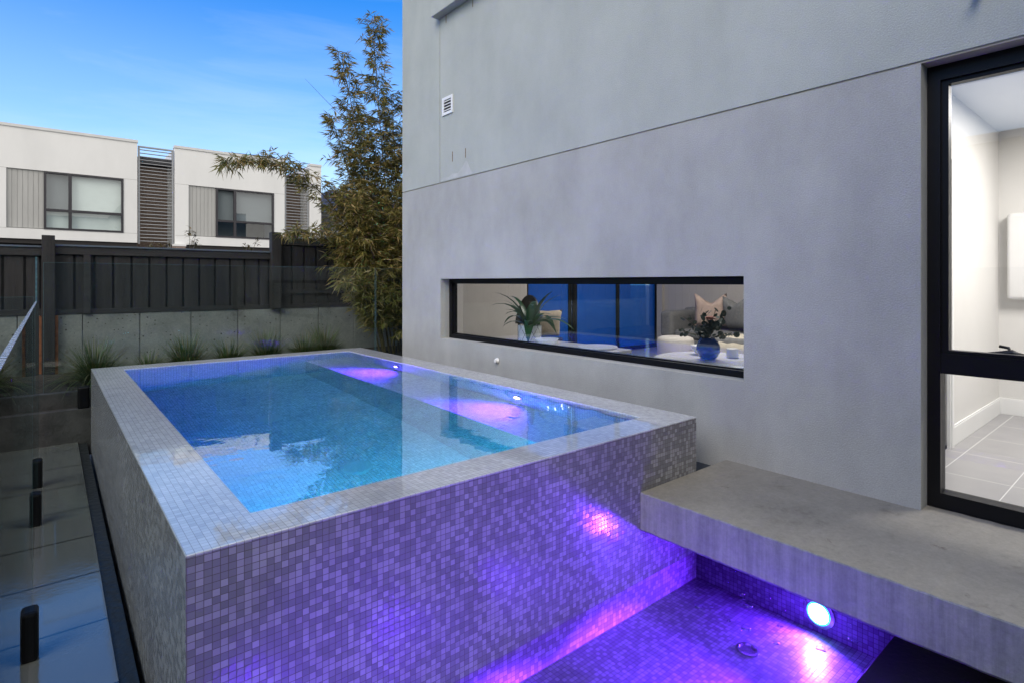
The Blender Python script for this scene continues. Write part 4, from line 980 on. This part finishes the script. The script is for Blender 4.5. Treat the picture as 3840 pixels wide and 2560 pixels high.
culms = [
    # path, leaf start, twig length at base -> tip, twigs per node
    ([(4.42,8.35,0.5),(4.32,8.35,2.5),(4.12,8.32,4.5),(3.99,8.3,6.1)], 0.2, 0.62, 0.14, 5),
    ([(4.32,8.30,0.5),(4.05,8.3,2.3),(3.72,8.3,4.2),(3.46,8.28,5.35)], 0.22, 0.55, 0.13, 5),
    ([(4.25,8.28,0.5),(3.9,8.25,2.2),(3.55,8.25,3.6),(3.28,8.22,4.35)], 0.22, 0.52, 0.16, 5),
    ([(4.5,8.4,0.5),(4.5,8.42,2.5),(4.46,8.45,4.0),(4.42,8.5,5.0)], 0.22, 0.62, 0.22, 5),
    ([(4.6,8.3,0.5),(4.72,8.3,2.5),(4.78,8.32,3.8),(4.82,8.3,4.7)], 0.22, 0.62, 0.25, 5),
    ([(4.4,8.5,0.5),(4.25,8.6,2.2),(4.1,8.65,3.5),(3.9,8.7,4.6)], 0.22, 0.6, 0.2, 5),
    ([(4.35,8.22,0.5),(4.12,8.12,1.5),(3.85,8.08,2.4),(3.62,8.08,3.1)], 0.3, 0.5, 0.25, 5),
    ([(4.48,8.2,0.5),(4.4,8.08,1.4),(4.3,8.0,2.2),(4.2,7.98,3.0)], 0.3, 0.5, 0.25, 5),
    ([(4.30,8.45,0.5),(4.05,8.5,1.6),(3.75,8.52,2.3),(3.5,8.5,2.6)], 0.3, 0.45, 0.25, 5),
    ([(4.6,8.5,0.5),(4.62,8.6,2.0),(4.6,8.7,3.2),(4.55,8.75,4.2)], 0.25, 0.6, 0.25, 5),
    ([(4.50,8.15,0.5),(4.42,8.0,1.1),(4.2,7.95,1.55),(3.95,7.92,1.7)], 0.3, 0.42, 0.25, 5),
    ([(4.60,8.1,0.5),(4.65,7.95,1.2),(4.62,7.9,1.9),(4.55,7.9,2.5)], 0.3, 0.45, 0.25, 5),
    # the arching branch over the fence, and a lower one
    ([(4.25,8.3,0.5),(3.95,8.3,1.9),(3.45,8.3,2.85),(3.05,8.3,3.28),(2.60,8.3,3.50),(2.15,8.3,3.52),(1.82,8.28,3.46)], 0.40, 0.48, 0.20, 4),
    ([(4.2,8.35,0.5),(3.9,8.4,1.7),(3.5,8.42,2.35),(3.1,8.42,2.58),(2.72,8.42,2.56)], 0.36, 0.42, 0.2, 5),
    ([(4.2,8.2,0.5),(3.95,8.1,1.3),(3.65,8.02,1.75),(3.35,7.98,1.85)], 0.35, 0.42, 0.22, 5),
    ([(4.25,8.3,0.5),(4.0,8.25,1.7),(3.75,8.2,2.6),(3.4,8.2,3.2)], 0.3, 0.5, 0.25, 5),
]
for path, st, t0, t1, dens in culms:
    c = bez(path, 12); n = len(c)
    m = MB(); m.tube(c, [0.014*(1-0.75*i/n) for i in range(n)], 7); m.build('culm', M['culm'], bam)
    total = sum((c[i+1]-c[i]).length for i in range(n-1)); acc = 0; nxt = total*st
    for i in range(n-1):
        seg = (c[i+1]-c[i]); acc += seg.length
        while nxt < acc:
            f = nxt/total; p = c[i] + seg*random.random()
            tl = t0 + (t1-t0)*((f-st)/(1-st))
            for _ in range(random.randint(dens-2, dens)):
                a = random.uniform(0,2*math.pi); d = Vector((math.cos(a),math.sin(a)*0.8,random.uniform(-.1,.75))) + seg.normalized()*0.35
                l = tl*random.uniform(0.35,1.1)*(1.75 if random.random() < 0.14 else 1.0); twig(p, d, l, max(4,int(8+20*l)))
            nxt += 0.044*(1+0.35*max(0,(f-st)/(1-st)))
leafm.build('foliage', M['bamboo'], bam, recalc=False); twigm.build('twigs', M['culm'], bam)
# thin leafless whip
m = MB(); m.tube([(3.55,8.3,4.35),(3.2,8.3,4.62),(2.92,8.3,4.85)], [0.004,0.003,0.0015], 5); m.build('bare_shoot', M['culm'], bam)

# shrubs showing over the fence
def shrub(label, x, y, z, n, h, spread):
    s = empty('shrub', (x,y,0), label, 'shrub', 'shrubs showing above the fence')
    st = MB(); lm = MB()
    for k in range(n):
        a = random.uniform(0,2*math.pi); b = Vector((x+spread*random.uniform(-1,1),y+0.1*random.uniform(-1,1),z+h*random.uniform(0.2,1)))
        st.tube([(x,y,0.2),(x+(b.x-x)*0.4,y,z),b],[0.006,0.004,0.002],5)
        for _ in range(9):
            d = Vector((random.gauss(0,1),random.gauss(0,1),random.gauss(0.2,.6)))
            leaf_strip(lm, b - Vector((0,0,random.uniform(0,0.12))), d, random.uniform(0.06,0.11), 0.022, 0.8, 3)
    st.build('stems', M['culm'], s); lm.build('leaves', M['nandina'], s)
shrub('golden leaved shrub below the louvred screen, nearer the post', 1.24,9.6,2.30,8,0.20,0.16)
shrub('thin dark stemmed shrub beside the brick pier', 1.66,9.6,2.35,6,0.34,0.10)
shrub('wispy bare shrub at the foot of the taller fence post', 2.46,9.4,2.36,4,0.18,0.12)

# ------------------------------------------------------------------ townhouses
TY = 26.0
def townhouse(label, x0, x1, pan, win, dark, zt=7.26, zb=3.385):
    t = empty('townhouse', ((x0+x1)/2, TY, 0), label, 'townhouse', 'white townhouses beyond the fence')
    (pa0, pa1), (w0, w1), (wz0, wz1) = pan, win, (3.745, 5.82)
    m = MB()
    for a, b, c, d in ((x0,pa0,zb,zt),(w1,x1,zb,zt),(pa0,w1,wz1,zt),(pa0,w1,zb,wz0)): m.box(a, b, TY, TY+0.3, c, d)
    m.box(x0, x0+0.3, TY+0.3, TY+9, zb, zt); m.box(x1-0.3, x1, TY+0.3, TY+9, zb, zt)
    m.build('wall', M['white'], t)
    for a, b, z in ((x0+0.01,pa0,wz1),(w1,x1-0.01,wz1),(w1,x1-0.01,wz0),(x0+0.01,pa0,wz0)):
        m = MB(); m.box(a, b, TY-0.002, TY+0.01, z-0.006, z+0.006); m.build('control_joint', M['clad'], t)
    m = MB(); m.box(x0-0.02, x1+0.02, TY-0.03, TY+0.33, zt, zt+0.10); m.build('parapet_cap', M['whitecap'], t)
    m = MB(); m.box(x0+0.3, x1-0.3, TY+0.3, TY+9, zt-0.6, zt-0.45); m.build('roof', M['roof'], t)
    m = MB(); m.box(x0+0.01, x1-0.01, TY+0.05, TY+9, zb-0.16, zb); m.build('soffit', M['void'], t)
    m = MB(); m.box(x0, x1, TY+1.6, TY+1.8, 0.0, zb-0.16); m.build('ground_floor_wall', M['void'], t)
    m = MB()
    n = 7
    for k in range(n):
        a = pa0 + (pa1-pa0)*k/n; b = pa0 + (pa1-pa0)*(k+1)/n
        m.box(a+0.004, b-0.004, TY+0.05, TY+0.09, wz0+0.03, wz1-0.005)
    m.box(pa0, pa1, TY+0.09, TY+0.12, wz0, wz1)
    m.build('cladding_panel', M['clad'], t)
    fw = 0.07; mx = w0 + (w1-w0)*0.315; tz = wz0+0.70
    m = MB()
    m.box(w0,w0+fw,TY-0.02,TY+0.10,wz0,wz1); m.box(w1-fw,w1,TY-0.02,TY+0.10,wz0,wz1)
    m.box(w0+fw,w1-fw,TY-0.02,TY+0.10,wz1-fw,wz1); m.box(w0+fw,w1-fw,TY-0.02,TY+0.10,wz0,wz0+fw)
    m.box(mx-0.05,mx+0.05,TY-0.018,TY+0.098,wz0+fw,wz1-fw); m.box(w0+fw,mx-0.05,TY-0.016,TY+0.096,tz-0.045,tz+0.045); m.box(mx+0.05,w1-fw,TY-0.016,TY+0.096,tz-0.045,tz+0.045)
    w = m.build('window', M['tframe'], t)
    for a, b in ((w0+fw,mx-0.05),(mx+0.05,w1-fw)):
        for c, d in ((wz0+fw,tz-0.045),(tz+0.045,wz1-fw)):
            m = MB(); m.quad([(a,TY+0.05,c),(b,TY+0.05,c),(b,TY+0.05,d),(a,TY+0.05,d)]); m.build('pane', M['tglass'], w)
    if dark:
        m = MB(); m.box(w0+0.02,w1-0.02,TY+0.16,TY+0.18,wz0+0.73,wz1-0.02); m.build('blind', M['blindgrey'], w)
        m = MB(); m.box(w0,w1,TY+1.4,TY+1.5,wz0,wz1); m.build('room', M['room_dark'], w)
    else:
        m = MB(); m.box(mx,w1-0.02,TY+0.16,TY+0.18,wz0+0.02,wz1-0.02); m.box(w0+0.02,mx,TY+0.16,TY+0.18,wz0+0.02,tz); m.build('blind', M['blind'], w)
        m = MB(); m.box(w0+0.02,mx-0.01,TY+0.18,TY+0.20,tz,wz1-0.02); m.build('blind', M['blindgrey'], w)
    return t
def louvre_screen(parent, x0, x1, zt, zb, top=True):
    m = MB(); m.box(x0+0.03, x0+0.09, TY+0.06, TY+0.16, zb, zt); m.box(x1-0.09, x1-0.03, TY+0.06, TY+0.16, zb, zt); m.box(x0+0.03, x1-0.03, TY+0.055, TY+0.165, zt, zt+0.05)
    m.build('screen_frame', M['louvre'], parent)
    m = MB(); z = zt-0.09
    while z > zb:
        m.obox(((x0+x1)/2, TY+0.10, z), ((x1-x0)/2-0.09,0,0), (0,0.022,-0.006), (0,0.004,0.011)); z -= 0.132
    m.build('louvre_screen', M['louvre'], parent)
    m = MB(); m.box(x0+0.02, x1-0.13, TY+0.9, TY+1.1, 0, zt-0.55); m.build('brick_wall', M['brick'], parent)
    m = MB(); m.box(x1-0.13, x1, TY+0.85, TY+1.1, 0, zt-0.5); m.build('side_return', M['clad'], parent)
    m = MB(); m.box(x0, x1, TY+0.5, TY+9, zt-0.5, zt-0.3); m.build('link_roof', M['roof'], parent)
ta = townhouse('white townhouse with pale blinds, at the left frame edge', -3.2, 2.683, (-1.095,-0.1), (-0.1,2.24), False)
louvre_screen(ta, 2.683, 3.94, 7.12, 3.35)
m = MB(); m.box(2.32,2.46,TY+0.5,TY+0.8,0,3.22); m.build('column', M['white'], ta)
tb = townhouse('white townhouse with grey blinds behind the arching bamboo branch', 3.94, 8.235, (4.43,5.435), (5.435,7.771), True)
louvre_screen(tb, 8.235, 9.37, 7.05, 3.35)
m = MB(); m.box(9.37,9.901,TY,TY+9,3.385,7.26); m.build('end_wall', M['white'], tb)
m = MB(); m.box(9.35,9.92,TY-0.03,TY+0.33,7.26,7.36); m.build('parapet_cap', M['whitecap'], tb)
m = MB(); m.box(3.87,4.28,TY-0.25,TY+0.3,0,3.30); m.build('brick_pier', M['brickpier'], tb)
m = MB(); m.box(3.85,4.30,TY-0.27,TY-0.002,3.301,3.38); m.build('pier_cap', M['white'], tb)
m = MB(); m.obox((7.2,TY+1.6,7.55),(1.3,0,0.05),(0,0.75,0.32),(0,-0.01,0.03)); m.build('solar_panel', M['roof'], tb)
# grey weatherboard house further back
wb = empty('weatherboard_house', (14,32,0), 'pale weatherboard house with dark roof glimpsed behind the bamboo', 'house')
m = MB(); z = 0
while z < 5.6:
    m.obox((15.0,30.05,z+0.09),(4.1,0,0),(0,0.012,0),(0,-0.012,0.09)); z += 0.18
m.box(10.9,19.1,30.08,38,0,5.6); m.build('wall', M['wboard'], wb)
m = MB(); m.box(11.35,12.0,29.98,30.06,4.45,5.45); m.build('window', M['tframe'], wb)
m = MB(); v = [(10.5,29.5,5.6),(19.5,29.5,5.6),(19.5,38.5,5.6),(10.5,38.5,5.6),(13.5,34,7.6),(16.5,34,7.6)]; v = [m.bm.verts.new(p) for p in v]
for fc in ((0,1,5,4),(1,2,5),(2,3,4,5),(3,0,4),(0,3,2,1)): m.bm.faces.new([v[i] for i in fc])
m.build('roof', M['roof'], wb)
# neighbour across the yard, mirrored in the tall window
nb = empty('neighbour_house', (-10,3,0), 'cream neighbouring house seen only as a reflection in the tall window', 'house')
m = MB(); m.box(-13,-8,-9,7.0,0,5.0); m.box(-13,-8.3,4.6,7.0,5.0,5.9); m.build('wall', M['cream'], nb)
m = MB(); m.box(-8.0,-7.8,-9,4.6,4.9,5.06); m.build('gutter', M['pvc'], nb)
m = MB(); m.box(-13.0,-8.31,-9,4.59,5.001,5.1); m.build('roof', M['roof'], nb)

# ------------------------------------------------------------------ sky and sun
SUN_EL, SUN_AZ = 40, 242     # azimuth of the sun, clockwise from +Y
w = bpy.data.worlds.new('World'); scene.world = w; w.use_nodes = True
nt = w.node_tree; nt.nodes.clear()
out = N(nt, 'ShaderNodeOutputWorld'); bg = N(nt, 'ShaderNodeBackground'); bg.inputs['Strength'].default_value = 0.10
sky = N(nt, 'ShaderNodeTexSky', sky_type='NISHITA'); sky.sun_disc = False; sky.sun_elevation = R(SUN_EL); sky.sun_rotation = R(SUN_AZ)
sky.air_density = 1.2; sky.dust_density = 0.6; sky.ozone_density = 2.0
hs = N(nt, 'ShaderNodeHueSaturation'); hs.inputs['Saturation'].default_value = 1.85; hs.inputs['Hue'].default_value = 0.515; hs.inputs['Value'].default_value = 1.2; L(nt, sky.outputs[0], hs.inputs['Color'])
# thin cloud veil, streaky, thicker towards the horizon and behind the camera
tc = N(nt, 'ShaderNodeTexCoord'); mp = N(nt, 'ShaderNodeMapping'); mp.inputs['Scale'].default_value = (1.0,1.0,5.5); L(nt, tc.outputs['Generated'], mp.inputs[0])
no = N(nt, 'ShaderNodeTexNoise', Scale=2.4, Detail=8.0, Roughness=0.6, Distortion=0.4); L(nt, mp.outputs[0], no.inputs['Vector'])
mr = N(nt, 'ShaderNodeMapRange'); mr.inputs['From Min'].default_value = 0.42; mr.inputs['From Max'].default_value = 0.75; L(nt, no.outputs['Fac'], mr.inputs['Value'])
sp = N(nt, 'ShaderNodeSeparateXYZ'); L(nt, tc.outputs['Generated'], sp.inputs[0])
hz = N(nt, 'ShaderNodeMapRange'); hz.inputs['From Min'].default_value = 0.05; hz.inputs['From Max'].default_value = 0.52; hz.inputs['To Min'].default_value = 0.52; hz.inputs['To Max'].default_value = 0.0
hz.interpolation_type = 'SMOOTHSTEP'; L(nt, sp.outputs[2], hz.inputs['Value'])
bk = N(nt, 'ShaderNodeMapRange'); bk.inputs['From Min'].default_value = 0.25; bk.inputs['From Max'].default_value = -0.6; bk.inputs['To Min'].default_value = 0.0; bk.inputs['To Max'].default_value = 0.95; bk.interpolation_type = 'SMOOTHSTEP'; L(nt, sp.outputs[1], bk.inputs['Value'])
v1 = N(nt, 'ShaderNodeMath', operation='MULTIPLY_ADD'); L(nt, mr.outputs[0], v1.inputs[0]); v1.inputs[1].default_value = 0.16; L(nt, hz.outputs[0], v1.inputs[2])
v2 = N(nt, 'ShaderNodeMath', operation='MAXIMUM'); L(nt, v1.outputs[0], v2.inputs[0]); L(nt, bk.outputs[0], v2.inputs[1])
mx = N(nt, 'ShaderNodeMix', data_type='RGBA'); L(nt, v1.outputs[0], mx.inputs['Factor']); L(nt, hs.outputs[0], mx.inputs['A']); mx.inputs['B'].default_value = (4.7,5.35,6.6,1)
m2 = N(nt, 'ShaderNodeMix', data_type='RGBA'); L(nt, bk.outputs[0], m2.inputs['Factor']); L(nt, mx.outputs['Result'], m2.inputs['A']); m2.inputs['B'].default_value = (7.6,7.4,7.1,1)
L(nt, m2.outputs['Result'], bg.inputs[0]); L(nt, bg.outputs[0], out.inputs[0])
sl_ = bpy.data.lights.new('sun', 'SUN'); sl_.energy = 1.2; sl_.angle = R(40); sl_.color = (1.0,0.92,0.82)
so_ = bpy.data.objects.new('sun', sl_); COL.objects.link(so_)
az, el = R(SUN_AZ), R(SUN_EL)
sd = Vector((math.sin(az)*math.cos(el), math.cos(az)*math.cos(el), math.sin(el)))
so_.rotation_euler = (-sd).to_track_quat('-Z','Y').to_euler()

# ------------------------------------------------------------------ camera
cam = bpy.data.cameras.new('camera'); co = bpy.data.objects.new('camera', cam); COL.objects.link(co)
co.location = (0,0,1.85); co.rotation_euler = (R(90),0,R(-39.65))
cam.sensor_width = 36; cam.lens = 36*2102/3840; cam.shift_y = -220/3840; cam.clip_start = 0.05; cam.clip_end = 2000
scene.camera = co
scene.view_settings.view_transform = 'Standard'; scene.view_settings.look = 'None'; scene.view_settings.exposure = 1.05; scene.view_settings.gamma = 1.0
scene.cycles.use_denoising = True
scene.cycles.max_bounces = 14; scene.cycles.transparent_max_bounces = 24; scene.cycles.transmission_bounces = 8; scene.cycles.glossy_bounces = 6
scene.cycles.sample_clamp_indirect = 6.0
